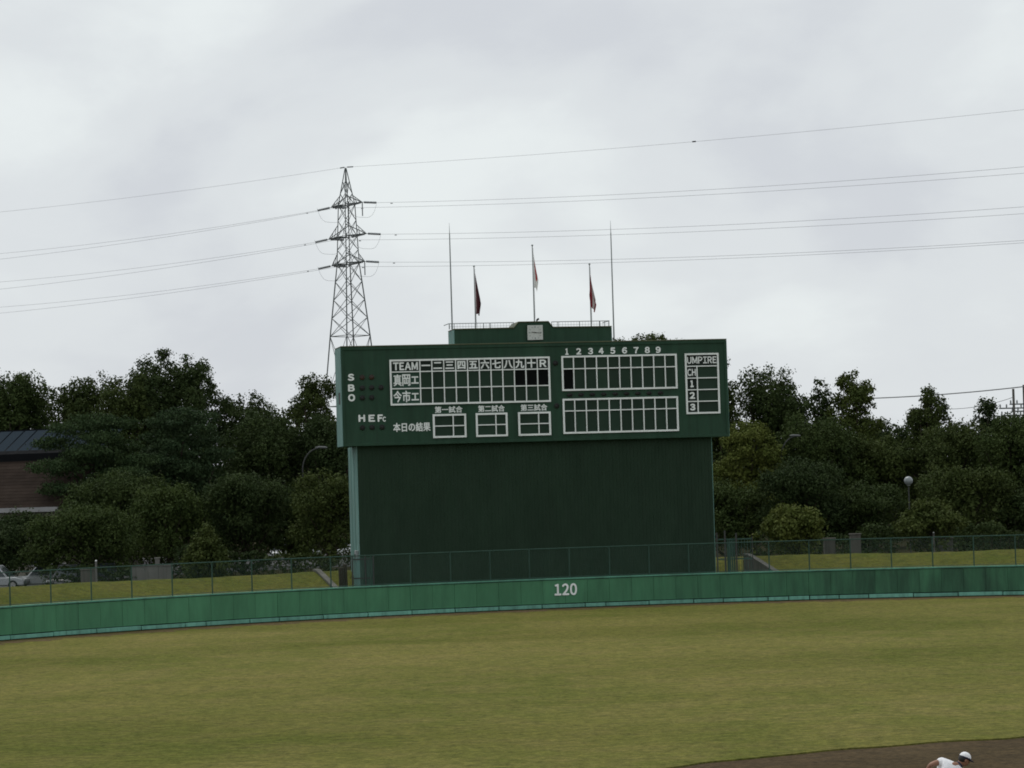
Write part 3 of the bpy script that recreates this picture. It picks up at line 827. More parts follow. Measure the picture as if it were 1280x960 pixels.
# weathered posts beside the left gate
for i, (px_, h, w, lab) in enumerate(((427.0, 2.05, 0.17, 'dark timber post left of the scoreboard, nearer the bank'), (431.5, 2.2, 0.13, 'dark timber post left of the scoreboard, nearer the base wall'))):
    q = at(px_, 720, 147.0+i*0.3); o = empty('timber_post', (q.x, q.y, 0.25)); tag(o, lab, 'post', 'timber posts')
    MB().tube([(0, 0, 0), (0.01, 0, h*0.5), (-0.01, 0, h)], w, 8, w*0.85).build('shaft', M['bark'], o)
    MB().lathe([(w*0.9, h), (w*0.8, h+0.05), (0.001, h+0.08)], 8).build('cap', M['bark'], o)

# ------------------------------------------------------------------ pylon
PY = at(442.6, 600, 300); PYB = Vector((PY.x, PY.y, 2.2))
pyl = empty('transmission_tower', PYB, rad(45-6)); tag(pyl, 'grey steel lattice pylon rising behind the left end of the scoreboard', 'pylon')
def zpx(px, py, Y=300): return at(px, py, Y).z-2.2
Z_top, Za, Zb, Zc, Z_low = zpx(431, 209), zpx(433, 256), zpx(434, 295.5), zpx(435, 329.5), zpx(437, 420)
def hw(z):           # half width of the square body
    tab = [(0, 3.2), (Z_low, 1.55), (Zc, 0.86), (Zb, 0.76), (Za, 0.64), (Za+1.5, 0.42), (Z_top-0.1, 0.04), (99, 0.04)]
    for (z0, w0), (z1, w1) in zip(tab, tab[1:]):
        if z <= z1: return w0+(w1-w0)*(z-z0)/(z1-z0)
levels = [0, 5.5, 10.5]
z = 10.5
lv = [0, 5.0, 9.5, 13.5, Z_low]
z = Z_low
n1 = 4
lv += [Z_low+(Zc-Z_low)*k/n1 for k in range(1, n1+1)]
lv += [Zc+(Zb-Zc)*k/2 for k in (1, 2)] + [Zb+(Za-Zb)*k/2 for k in (1, 2)] + [Za+1.2, Za+2.6, Z_top-0.1]
cn = ((1, 1), (-1, 1), (-1, -1), (1, -1))
for cx, cy in cn:
    MB().tube([(cx*hw(z), cy*hw(z), z) for z in lv], [0.07 if z < Zc else 0.052 for z in lv], 4).build('leg', M['pylon'], pyl)
br = MB()
for k in range(len(lv)-2):
    z0, z1 = lv[k], lv[k+1]
    for i in range(4):
        (ax, ay), (bx, by) = cn[i], cn[(i+1) % 4]
        w0, w1 = hw(z0), hw(z1)
        t = 0.055 if z0 < Zc else 0.048
        br.bar((ax*w0, ay*w0, z0), (bx*w1, by*w1, z1), t); br.bar((bx*w0, by*w0, z0), (ax*w1, ay*w1, z1), t)
        if k in (0, 1, 2, 3, 4, 8, 10, 12): br.bar((ax*w0, ay*w0, z0), (bx*w0, by*w0, z0), t)
br.build('bracing', M['pylon'], pyl)
# cross arms run along local Y
arms = []
for (z, la, h) in ((Za, 2.9, 1.0), (Zb, 3.5, 1.25), (Zc, 3.05, 1.1)):
    for s in (1, -1):
        m_ = MB(); w = hw(z); w2 = hw(z+h)
        tip = Vector((0, s*la, z))
        for q in (1, -1):
            m_.bar((q*w, s*w, z), tip, 0.085); m_.bar((q*w2, s*w2, z+h), tip, 0.075)
            for f_ in (0.35, 0.68):
                a_ = Vector((q*w, s*w, z)).lerp(tip, f_); b_ = Vector((q*w2, s*w2, z+h)).lerp(tip, f_-0.15)
                m_.bar(a_, b_, 0.045)
        for f_ in (0.0, 0.3, 0.6):
            a_ = Vector((w, s*w, z)).lerp(tip, f_); b_ = Vector((-w, s*w, z)).lerp(tip, f_); m_.bar(a_, b_, 0.055)
            c_ = Vector((-w, s*w, z)).lerp(tip, min(1, f_+.3)); m_.bar(a_, c_, 0.045)
        m_.build('cross_arm', M['pylon'], pyl)
        arms.append((tip, s))
MB().tube([(0.9, 0.9, Z_top-6.2), (0.95, 0.95, Z_top-3.6)], 0.04, 5).build('antenna_rod', M['pylon'], pyl)
PYM = Matrix.Translation(PYB) @ Matrix.Rotation(rad(39), 4, 'Z')
def catenary(a, b, sag, n=40):
    return [a.lerp(b, k/n)-Vector((0, 0, sag*4*(k/n)*(1-k/n))) for k in range(n+1)]
# conductors: (py on left edge, py on right edge) for each arm tip; index by (level, near?)
ends_L = {(0, 1): 317.0, (0, -1): 324.0, (1, 1): 352.5, (1, -1): 361.5, (2, 1): 384.0, (2, -1): 391.5}
ends_R = {(0, -1): 208.5, (0, 1): 216.5, (1, -1): 258.5, (1, 1): 267.0, (2, -1): 300.5, (2, 1): 303.5}
lvln = ('upper', 'middle', 'lower')
def unit_ins(p0, p1):
    m_ = MB(); d = p1-p0; n = 9; pts = []; rr = []
    for k in range(n*2+1):
        pts.append(p0+d*(k/(n*2))); rr.append(0.04 if k % 2 == 0 else 0.135)
    rr[0] = rr[-1] = 0.02
    m_.tube(pts, rr, 7); return m_
pinv = PYM.inverted()
for i, (tip, s) in enumerate(arms):
    lvl = i//2
    tw = PYM @ tip
    # near arm tip is the one with the smaller world y
    near = tw.y < PYB.y
    for side in ('left', 'right'):
        if side == 'left':
            py = ends_L[(lvl, -1 if near else 1)]
            e0 = at(-60, py+ (py-258-lvl*37)*60/400, 346+ (0 if near else 8)); 
            e1 = at(0, py, 340 + (0 if near else 8))
        else:
            py = ends_R[(lvl, -1 if near else 1)]
            e1 = at(1280, py, 238+(0 if near else 8))
        d = (e1-tw); L_ = d.length; dn = d/L_
        dn.z -= 0.06; dn.normalize()
        ins0 = tw+dn*0.25; ins1 = tw+dn*2.3
        unit_ins(pinv @ ins0, pinv @ ins1).build('insulator_string', M['insul'], pyl)
        MB().tube([pinv @ tw, pinv @ ins0], 0.03, 4).build('link', M['pylon'], pyl)
        # wire beyond the frame: carry on in the same line
        end = ins1 + (e1-ins1)*1.3
        o = empty('power_line', ins1)
        sag = L_*1.3*0.008
        # keep the wire through e1: lift the far end for the sag at that place
        f_ = 1/1.3; end.z += sag*4*f_*(1-f_)/f_
        pts = [q-ins1 for q in catenary(ins1, end, sag, 48)]
        me_o = MB().tube(pts, 0.0135, 5).build('conductor', M['wire'], o)
        which = 'front' if near else 'rear'
        tag(o, f'{which} {lvln[lvl]} conductor running {side} from the pylon', 'power line', 'power lines')
        for kk in (1, ):
            MB().tube([pts[1]+Vector((0, 0, -0.1)), pts[1]*1.12+Vector((0, 0, -0.1))], 0.05, 5).build('damper', M['wire'], o)
    # jumper loop
    dl = []
    for k in range(17):
        t = k/16; x_ = -2.0+4.0*t
        dl.append(Vector((x_*0.95, tip.y, tip.z-0.15-1.5*(1-(2*t-1)**4))))
    MB().tube(dl, 0.013, 4).build('jumper_wire', M['wire'], pyl)
    if s == -1 and lvl in (0, 2):
        MB().tube([tip, tip-Vector((0, 0, 1.5))], 0.06, 6).build('support_insulator', M['insul'], pyl)
topw = PYM @ Vector((0, 0, Z_top))
for side, e1, fac in (('left', at(0, 265, 342), 1.3), ('right', at(1280, 137, 240), 1.3)):
    o = empty('power_line', topw); L_ = (e1-topw).length; sag = L_*fac*0.006
    end = topw+(e1-topw)*fac; f_ = 1/fac; end.z += sag*4*f_*(1-f_)/f_
    pts = [q-topw for q in catenary(topw, end, sag, 48)]
    MB().tube(pts, 0.012, 5).build('ground_wire', M['wire'], o)
    d_ = pts[1]-pts[0]
    MB().tube([pts[0]+d_*0.12, pts[0]+d_*0.5], 0.07, 6).build('clamp', M['insul'], o)
    if side == 'right':
        q = pts[21]; MB().tube([q-Vector((0.18, 0, 0)), q+Vector((0.18, 0, 0.02))], 0.07, 6).build('marker', M['black'], o)
    tag(o, f'thin top ground wire running {side} from the pylon peak', 'power line', 'power lines')

# ------------------------------------------------------------------ trees
def leaf_cloud(centres, sizes, per, spread, up=0.35, flat=0.75, seed=0):
    """many small folded leaves scattered round clump centres; returns verts, quads"""
    g = np.random.default_rng(seed)
    c = np.repeat(np.asarray(centres), per, axis=0); s = np.repeat(np.asarray(sizes), per)
    n = len(c)
    off = g.normal(size=(n, 3))*spread*np.array([1, 1, flat]); p = c+off
    nrm = off/(np.linalg.norm(off, axis=1, keepdims=True)+1e-6)+g.normal(size=(n, 3))*0.42+np.array([0, 0, up])
    nrm /= np.linalg.norm(nrm, axis=1, keepdims=True)
    r = g.normal(size=(n, 3)); t = np.cross(nrm, r); t /= np.linalg.norm(t, axis=1, keepdims=True)
    b = np.cross(nrm, t)
    L = (s*g.uniform(0.7, 1.35, n))[:, None]; Wd = L*0.36
    v = np.stack([p-t*L*0.5, p+b*Wd-nrm*L*0.06, p+t*L*0.5-nrm*L*0.12, p-b*Wd-nrm*L*0.06], 1).reshape(-1, 3)
    return v
def leaves_mesh(name, v, mat):
    n = len(v)//4
    me = bpy.data.meshes.new(name)
    me.vertices.add(len(v)); me.vertices.foreach_set('co', v.astype(np.float32).ravel())
    me.loops.add(n*4); me.loops.foreach_set('vertex_index', np.arange(n*4, dtype=np.int32))
    me.polygons.add(n); me.polygons.foreach_set('loop_start', np.arange(0, n*4, 4, dtype=np.int32))
    me.update(calc_edges=True); me.materials.append(mat)
    return me
def crown_points(lobes, dens, seed):
    g = np.random.default_rng(seed); pts = []
    for (cx, cy, cz, rx, ry, rz) in lobes:
        area = 4*PI*((rx*ry)**1.6+(rx*rz)**1.6+(ry*rz)**1.6)**(1/1.6)/3**(1/1.6)
        n = int(area*dens*(0.4 if min(rx, rz) > 1.2 else 1.0))
        d = g.normal(size=(n, 3)); d /= np.linalg.norm(d, axis=1, keepdims=True)
        rr = np.where(g.random(n) < 0.72, g.uniform(0.84, 1.04, n), g.uniform(0.45, 0.85, n))
        pts.append(np.array([cx, cy, cz])+d*rr[:, None]*np.array([rx, ry, rz]))
    return np.concatenate(pts)
def make_lobes(kind, seed):
    """unit tree: height 1, crown half-width 1 (scaled to metres)"""
    r = random.Random(seed); L = []
    if kind in ('round', 'spiky'):
        z0 = 0.16
        L.append((0, 0, 0.48, 0.80, 0.80, 0.36)); L.append((0, 0, 0.64, 0.62, 0.62, 0.27))
        for k in range(26):
            a = k*2.4+r.random(); f = r.random()
            if f < 0.62: q = 0.84*math.sqrt(r.random()); z = 0.50+0.40*math.sqrt(max(0, 1-(q/0.98)**2))*r.uniform(0.85, 1.04)-0.03
            else: q = r.uniform(0.62, 0.84); z = r.uniform(0.2, 0.55)
            s = r.uniform(0.17, 0.31); h = s*r.uniform(0.32, 0.5)
            L.append((q*math.cos(a), q*math.sin(a), min(z, 0.97-h), s, s, h))
        if kind == 'spiky':
            for k in range(26):
                a = r.random()*2*PI; q = 0.92*math.sqrt(r.random()); z = 0.52+0.44*math.sqrt(max(0, 1-q*q))+r.uniform(-.02, .02)
                L.append((q*math.cos(a), q*math.sin(a), min(z, 0.95), 0.06, 0.06, 0.05))
    elif kind == 'tufty':
        L.append((0, 0, 0.40, 0.80, 0.80, 0.28)); L.append((0, 0, 0.60, 0.60, 0.60, 0.22)); L.append((0, 0, 0.76, 0.34, 0.34, 0.13))
        for k in range(44):
            a = k*2.4+r.random(); z = 0.28+0.66*(r.random()**0.75); q = min(0.94, 1.42*math.sqrt(1.0-z))*r.uniform(0.62, 1.0)
            s = r.uniform(0.10, 0.19)
            L.append((q*math.cos(a), q*math.sin(a), z, s, s, r.uniform(0.032, 0.055)))
        for k in range(4):
            a = k*1.6+r.random()
            L.append((0.08*math.cos(a), 0.08*math.sin(a), 0.84+0.034*k, 0.12-0.02*k, 0.12-0.02*k, 0.04))
    elif kind == 'pine':
        for k in range(26):
            z = 0.22+0.70*k/25; a = k*2.4+r.random(); q = 0.82*(1-((z-0.48)/0.62)**2)*r.uniform(0.45, 1.0)
            s = r.uniform(0.26, 0.42)*(1.12-0.4*z)
            L.append((q*math.cos(a), q*math.sin(a), z, s, s, 0.035))
        L.append((0, 0, 0.93, 0.34, 0.34, 0.05)); L.append((0, 0, 0.55, 0.62, 0.62, 0.30))
    elif kind == 'cone':
        L += [(0, 0, 0.36, 0.86, 0.86, 0.28), (0, 0, 0.54, 0.72, 0.72, 0.26), (0, 0, 0.70, 0.48, 0.48, 0.20), (0, 0, 0.86, 0.24, 0.24, 0.12)]
        for k in range(8):
            a = k*0.8+r.random()*.4; L.append((0.7*math.cos(a), 0.7*math.sin(a), r.uniform(.25, .48), 0.26, 0.26, 0.10))
    elif kind == 'mound':
        L += [(0, 0, 0.52, 0.70, 0.70, 0.36)]
        for k in range(20):
            a = k*2.4+r.random(); q = 0.76*math.sqrt(r.random()); z = 0.30+0.56*math.sqrt(max(0, 1-(q/.9)**2))*r.uniform(0.72, 1.02); s = r.uniform(0.18, 0.30)
            L.append((q*math.cos(a), q*math.sin(a), min(z, .9), s, s, 0.11))
    return L
LEAFN = [0]
def build_tree(kind, var, hw_, ht, leaf, mat):
    """crown and trunk meshes for a tree hw_ metres in half-width and ht metres high"""
    lob = [(x*hw_, y*hw_, z*ht, a*hw_, b*hw_, c*ht) for x, y, z, a, b, c in make_lobes(kind, var*17+len(kind)*5+int(hw_*100))]
    per = 16
    spr = {'pine': 0.28, 'cone': 0.15, 'mound': 0.17, 'tufty': 0.19, 'spiky': 0.21}.get(kind, 0.24)
    want = {'cone': 5500, 'mound': 9000}.get(kind, 4*PI*hw_*hw_*0.8*(ht/hw_/1.6)**0.5*3.9/leaf**2)   # leaf count for the crown
    pts = crown_points(lob, 1.0, var*31+7)
    pts = crown_points(lob, max(0.2, want/per/len(pts)), var*31+7)
    v = leaf_cloud(pts, np.full(len(pts), leaf), per, spr, flat=0.35 if kind == 'pine' else 0.75, seed=var+3+int(ht*10))
    if kind not in ('cone', 'mound'):               # coarse leaves deep inside the crown
        g = np.random.default_rng(var+90); cen = []
        for (cx, cy, cz, rx, ry, rz) in lob[:2] if kind != 'pine' else lob[-1:]:
            k = int(rx*ry*rz*9)+40; d = g.normal(size=(k, 3)); d /= np.linalg.norm(d, axis=1, keepdims=True)
            cen.append(np.array([cx, cy, cz])+d*(g.random(k)**0.5*0.86)[:, None]*np.array([rx, ry, rz]))
        cen = np.concatenate(cen)
        v = np.concatenate([v, leaf_cloud(cen, np.full(len(cen), leaf*2.1), 3, 0.35, seed=var+5)])
    v = v[np.repeat(v.reshape(-1, 4, 3)[:, :, 2].min(1) > 0.12, 4)]
    zt_ = np.percentile(v[:, 2], 99.7); v[:, 2] *= ht/zt_
    LEAFN[0] += len(v)//4
    cm = leaves_mesh('crown', v, M[mat])
    r = random.Random(var*5+1)
    tb = MB(); tb.smooth = True
    rb = 0.026*ht*(0.9 if kind != 'mound' else 0.6)
    top = ht*(0.80 if kind != 'mound' else 0.5)
    pts_ = [Vector((0.02*ht*math.sin(k*1.3+var), 0.02*ht*math.cos(k*0.9+var)-0.02*ht, top*k/6)) for k in range(7)]
    pts_[0] = Vector((0, 0, -0.15))
    tb.tube(pts_, [rb*(1.25 if k == 0 else 1-0.13*k) for k in range(7)], 8)
    for (x, y, z, a, b, c) in lob[2:18]:
        k = max(1, min(5, int(z/ht*5))); s = pts_[k-1].lerp(pts_[k], r.random()*.6)
        e_ = Vector((x, y, z)); mid = s.lerp(e_, 0.5)+Vector((0, 0, -0.03*ht))
        tb.tube([s, mid, e_], [rb*0.42, rb*0.3, rb*0.12], 5)
    tm = tb.mesh('trunk'); tm.materials.append(M['bark'])
    return cm, tm
TREE_GROUP = {'t': 'trees behind the outfield fence', 's': 'rounded shrubs behind the outfield fence'}
def tree(name, px_, top, hwpx, Y, kind, var, mat, lab, rz=None, gz=1.0, leaf=0.175, grp='t', depth=1.0):
    base = at(px_, 700, Y); tp = at(px_, top, Y); ht = tp.z-gz; hw_ = hwpx*Y/FPX
    if grp == 't': leaf *= Y/212
    cm, tm = build_tree(kind, var, hw_, ht, leaf, mat)
    o = empty(name, (base.x + (tp.x-base.x)*0.5, Y, gz), rz if rz is not None else random.uniform(0, 6.28))
    for nm, me in (('trunk', tm), ('crown', cm)): link(nm, me, None, o)
    tag(o, lab, 'tree' if grp == 't' else 'shrub', TREE_GROUP[grp])
    return o
TREES = [
 # left, far row
 ('broadleaf_tree', 22, 468, 62, 238, 'round', 1, 'leaf_dark', 'broad dark tree at the left edge rising above the skylight roof'),
 ('broadleaf_tree', 106, 473, 46, 236, 'round', 2, 'leaf_mid', 'olive rounded tree right of the skylight roof, left of the tallest tree'),
 ('spiky_tree', 213, 442, 82, 232, 'spiky', 1, 'leaf_dark', 'tallest dark spiky-topped tree left of the pylon'),
 ('broadleaf_tree', 155, 470, 40, 228, 'round', 3, 'leaf_mid', 'rounded olive tree against the left flank of the tallest spiky tree'),
 ('broadleaf_tree', 312, 496, 62, 236, 'spiky', 2, 'leaf_dark', 'dark tree with serrated top between the tallest tree and the pylon'),
 ('tufty_tree', 396, 472, 52, 226, 'tufty', 1, 'leaf_mid', 'loose tufted tree in front of the pylon legs beside the scoreboard'),
 # left, middle row
 ('pine_tree', 118, 520, 90, 196, 'pine', 1, 'leaf_blue', 'spreading layered pine hiding the right end of the brown roof'),
 ('pine_tree', 228, 512, 78, 200, 'pine', 2, 'leaf_blue', 'layered dark pine below the tallest spiky tree'),
 ('broadleaf_tree', 326, 520, 66, 206, 'round', 4, 'leaf_dark', 'wide dark tree left of the curved street lamp'),
 ('broadleaf_tree', 412, 520, 54, 206, 'round', 1, 'leaf_dark', 'dark tree behind the curved lamp against the scoreboard edge'),
 ('broadleaf_tree', 18, 640, 50, 180, 'round', 2, 'leaf_dark', 'low tree in front of the brown roof at the left edge'),
 # left, front row
 ('broadleaf_tree', 150, 590, 62, 184, 'round', 3, 'leaf_dark', 'dark tree under the layered pines behind the big rounded tree'),
 ('broadleaf_tree', 104, 630, 70, 168, 'round', 8, 'leaf_dark', 'big low rounded tree with short trunk by the left bank'),
 ('broadleaf_tree', 210, 606, 52, 178, 'round', 4, 'leaf_dark', 'dark tree behind the low grey concrete wall'),
 ('broadleaf_tree', 306, 592, 60, 180, 'round', 1, 'leaf_dark', 'dark tree behind the small cone-shaped shrub'),
 ('broadleaf_tree', 368, 622, 46, 184, 'round', 2, 'leaf_dark', 'dark low tree above the white cars, left of the lighter olive tree'),
 ('broadleaf_tree', 409, 590, 46, 176, 'round', 5, 'leaf_mid', 'lighter olive tree touching the scoreboard left column'),
 # right, far row
 ('tufty_tree', 812, 422, 105, 240, 'spiky', 5, 'leaf_mid', 'tree showing only its top twigs above the scoreboard'),
 ('tufty_tree', 899, 448, 34, 232, 'tufty', 1, 'leaf_mid', 'olive tree peeping out beside the scoreboard right end'),
 ('broadleaf_tree', 966, 462, 54, 236, 'round', 6, 'leaf_dark', 'tall rounded tree, first clear crown right of the scoreboard'),
 ('tufty_tree', 1031, 475, 22, 236, 'tufty', 4, 'leaf_dark', 'narrow spire-topped tree between two broader crowns on the right'),
 ('tufty_tree', 1070, 468, 44, 234, 'tufty', 2, 'leaf_mid', 'tufted tree with stepped pointed crown right of the narrow spire'),
 ('tufty_tree', 1163, 486, 38, 232, 'tufty', 7, 'leaf_mid', 'loose open-crowned tree standing alone on the right skyline'),
 ('broadleaf_tree', 1118, 526, 40, 240, 'round', 3, 'leaf_dark', 'low tree in the skyline dip left of the lone open-crowned tree'),
 ('tufty_tree', 1238, 499, 26, 238, 'tufty', 5, 'leaf_dark', 'dark tree in front of the utility poles'),
 ('broadleaf_tree', 1306, 512, 40, 236, 'round', 1, 'leaf_mid', 'tree cut by the right edge below the utility poles'),
 # right, middle row
 ('broadleaf_tree', 938, 528, 60, 204, 'tufty', 3, 'leaf_light', 'pale green leafy tree next to the scoreboard right end'),
 ('broadleaf_tree', 1022, 520, 64, 206, 'round', 4, 'leaf_dark', 'dark tree behind the curved lamp on the right'),
 ('broadleaf_tree', 1092, 546, 58, 208, 'round', 3, 'leaf_mid', 'mid-green tree behind the globe lamp'),
 ('broadleaf_tree', 1182, 530, 66, 208, 'round', 2, 'leaf_mid', 'broad tree under the lone open-crowned skyline tree'),
 ('broadleaf_tree', 1264, 520, 60, 204, 'round', 5, 'leaf_dark', 'broad dark tree at the right edge under the utility poles'),
 # right, front row
 ('broadleaf_tree', 914, 602, 52, 184, 'round', 1, 'leaf_dark', 'low dark tree beside the scoreboard base, behind the gate'),
 ('broadleaf_tree', 1004, 574, 60, 182, 'round', 5, 'leaf_dark', 'dark tree directly behind the left clipped shrub'),
 ('broadleaf_tree', 1080, 604, 52, 184, 'round', 4, 'leaf_dark', 'dark tree between the two clipped shrubs, left of globe lamp'),
 ('broadleaf_tree', 1206, 584, 66, 178, 'round', 3, 'leaf_mid', 'spreading tree behind the right clipped shrub'),
 ('broadleaf_tree', 1284, 614, 48, 178, 'round', 2, 'leaf_dark', 'low dark tree cut by the right edge of the view'),
]
for t in TREES: tree(*t)
SHRUBS = [
 ('clipped_shrub', 258, 657, 30, 162.5, 'cone', 1, 'leaf_mid', 'small cone-shaped clipped shrub on the left bank'),
 ('clipped_shrub', 994, 631, 45, 163, 'mound', 1, 'leaf_light', 'mounded olive shrub behind the fence right of the gate'),
 ('clipped_shrub', 1161, 624, 49, 163, 'mound', 2, 'leaf_light', 'mounded olive shrub to the right of the globe lamp'),
]
for t in SHRUBS: tree(*t, leaf=0.17, grp='s')
# undergrowth closing the view between the trunks
def hedge(name, p0, p1, w, h, mat, lab, leaf=0.16, dens=26, z=1.0, cat='hedge'):
    p0, p1 = Vector(p0), Vector(p1); L_ = (p1-p0).length; g_ = np.random.default_rng(int(L_*100)+int(p0.x*7) & 0xffff)
    n = int(L_*dens*(w+h))
    s = g_.random(n); a = g_.normal(size=(n, 2)); a /= np.abs(a).max(1, keepdims=True)
    hh = h*(0.88+0.16*np.sin(s*L_*0.9)+0.08*np.sin(s*L_*2.7))
    pts = np.stack([np.zeros(n), a[:, 0]*w/2*g_.uniform(.7, 1, n), hh/2+a[:, 1]*hh/2*g_.uniform(.75, 1, n)], 1); pts[:, 0] = s*L_
    v = leaf_cloud(pts, np.full(n, leaf), 7, 0.12, seed=n)
    o = empty(name, (p0.x, p0.y, z), math.atan2(p1.y-p0.y, p1.x-p0.x))
    link('foliage', leaves_mesh('foliage', v, M[mat]), None, o)
    st = MB(); q = 0.3
    while q < L_:
        st.tube([(q, 0, -0.1), (q+0.05, 0, h*0.6)], 0.025, 5); q += 0.6
    tag(st.build('stem', M['bark'], o), kind='stuff')
    tag(o, lab, cat); return o
def gp(px_, Y): q = at(px_, 700, Y); return (q.x, Y)
hedge('low_hedge', gp(334, 164), gp(428, 166), 0.9, 1.75, 'leaf_mid', 'low clipped hedge in front of the white cars left of the scoreboard')
hedge('dark_hedge', gp(944, 172), gp(1120, 174), 1.2, 2.3, 'leaf_dark', 'dark hedge along the crest behind the left mounded shrub')
hedge('dark_hedge', gp(1190, 172), gp(1330, 174), 1.2, 2.2, 'leaf_dark', 'dark hedge along the crest at the far right')
hedge('dark_hedge', gp(218, 174), gp(330, 176), 1.2, 2.2, 'leaf_dark', 'dark hedge behind the small cone-shaped shrub')
hedge('dark_hedge', gp(52, 164), gp(168, 164.5), 0.9, 1.4, 'leaf_dark', 'low dark hedge hiding the lower half of the dark cars at left')
hedge('pale_shrub', gp(939, 163), gp(947, 163), 0.6, 2.35, 'leaf_light', 'small pale-leaved shrub at the top of the right wing wall', dens=8, cat='shrub')

# ------------------------------------------------------------------ buildings and small things beyond the fence
B = at(-20, 640, 194)
bld = empty('hall_building', (B.x, B.y, 1.0), rad(-24)); tag(bld, 'brown-roofed hall with a blue glass skylight behind trees at left', 'building')
# local: x along the ridge (to the right), y away, z up
zE, zR1, zS0, zS1 = 4.8, 8.25, 8.75, 10.45
MB().box(-10, 5.4, 1.0, 12, 0, zE).build('wall', M['wallcream'], bld)
MB().hexa([(-10.6, 0.2, zE), (6.0, 0.2, zE), (6.0, 6.2, zR1), (-10.6, 6.2, zR1), (-10.6, 0.2, zE+.12), (6.0, 0.2, zE+.12), (6.0, 6.2, zR1+.12), (-10.6, 6.2, zR1+.12)]).build('roof', M['rooftile'], bld)
rf = MB()
roofp = bld.children[-1]
sl = (zR1-zE)/6.0
for k in range(15):                              # tile courses
    y0, y1 = 0.2+k*0.4, 0.2+(k+1)*0.4+0.05
    za, zb_ = zE+.125+(y0-.2)*sl, zE+.125+(y1-.2)*sl
    MB().hexa([(-10.6, y0, za), (6.0, y0, za), (6.0, y1, zb_), (-10.6, y1, zb_), (-10.6, y0, za+.028), (6.0, y0, za+.028), (6.0, y1, zb_+.010), (-10.6, y1, zb_+.010)]).build('tile_course', M['rooftile'], roofp)
MB().box(-10.6, 6.0, 0.08, 0.2, zE-0.18, zE+0.14).build('fascia', M['fascia'], bld)
MB().box(-10.2, 5.2, 6.0, 6.2, zR1, zS0).build('clerestory', M['mullion'], bld)
sk = MB().hexa([(-10.2, 6.0, zS0), (5.4, 6.0, zS0), (5.4, 9.2, zS1), (-10.2, 9.2, zS1), (-10.2, 6.0, zS0+.06), (5.4, 6.0, zS0+.06), (5.4, 9.2, zS1+.06), (-10.2, 9.2, zS1+.06)]).build('skylight', M['mullion'], bld)
x = -10.1
while x < 5.2:
    MB().hexa([(x, 6.1, zS0+.065), (x+0.95, 6.1, zS0+.065), (x+0.95, 9.1, zS1+.065), (x, 9.1, zS1+.065), (x, 6.1, zS0+.10), (x+0.95, 6.1, zS0+.10), (x+0.95, 9.1, zS1+.10), (x, 9.1, zS1+.10)]).build('pane', M['skyglass'], sk)
    x += 1.08
MB().box(-10.4, 5.6, 9.15, 9.5, zS1-.1, zS1+.2).build('ridge', M['mullion'], bld)
x = -9.0
while x < 4.5:
    w_ = MB().box(x, x+1.5, 0.97, 0.999, 0.9, 2.4).build('window', M['glass'], bld)
    MB().box(x-.06, x+1.56, 0.93, 0.968, 0.82, 0.9).build('sill', M['fascia'], w_)
    x += 2.4

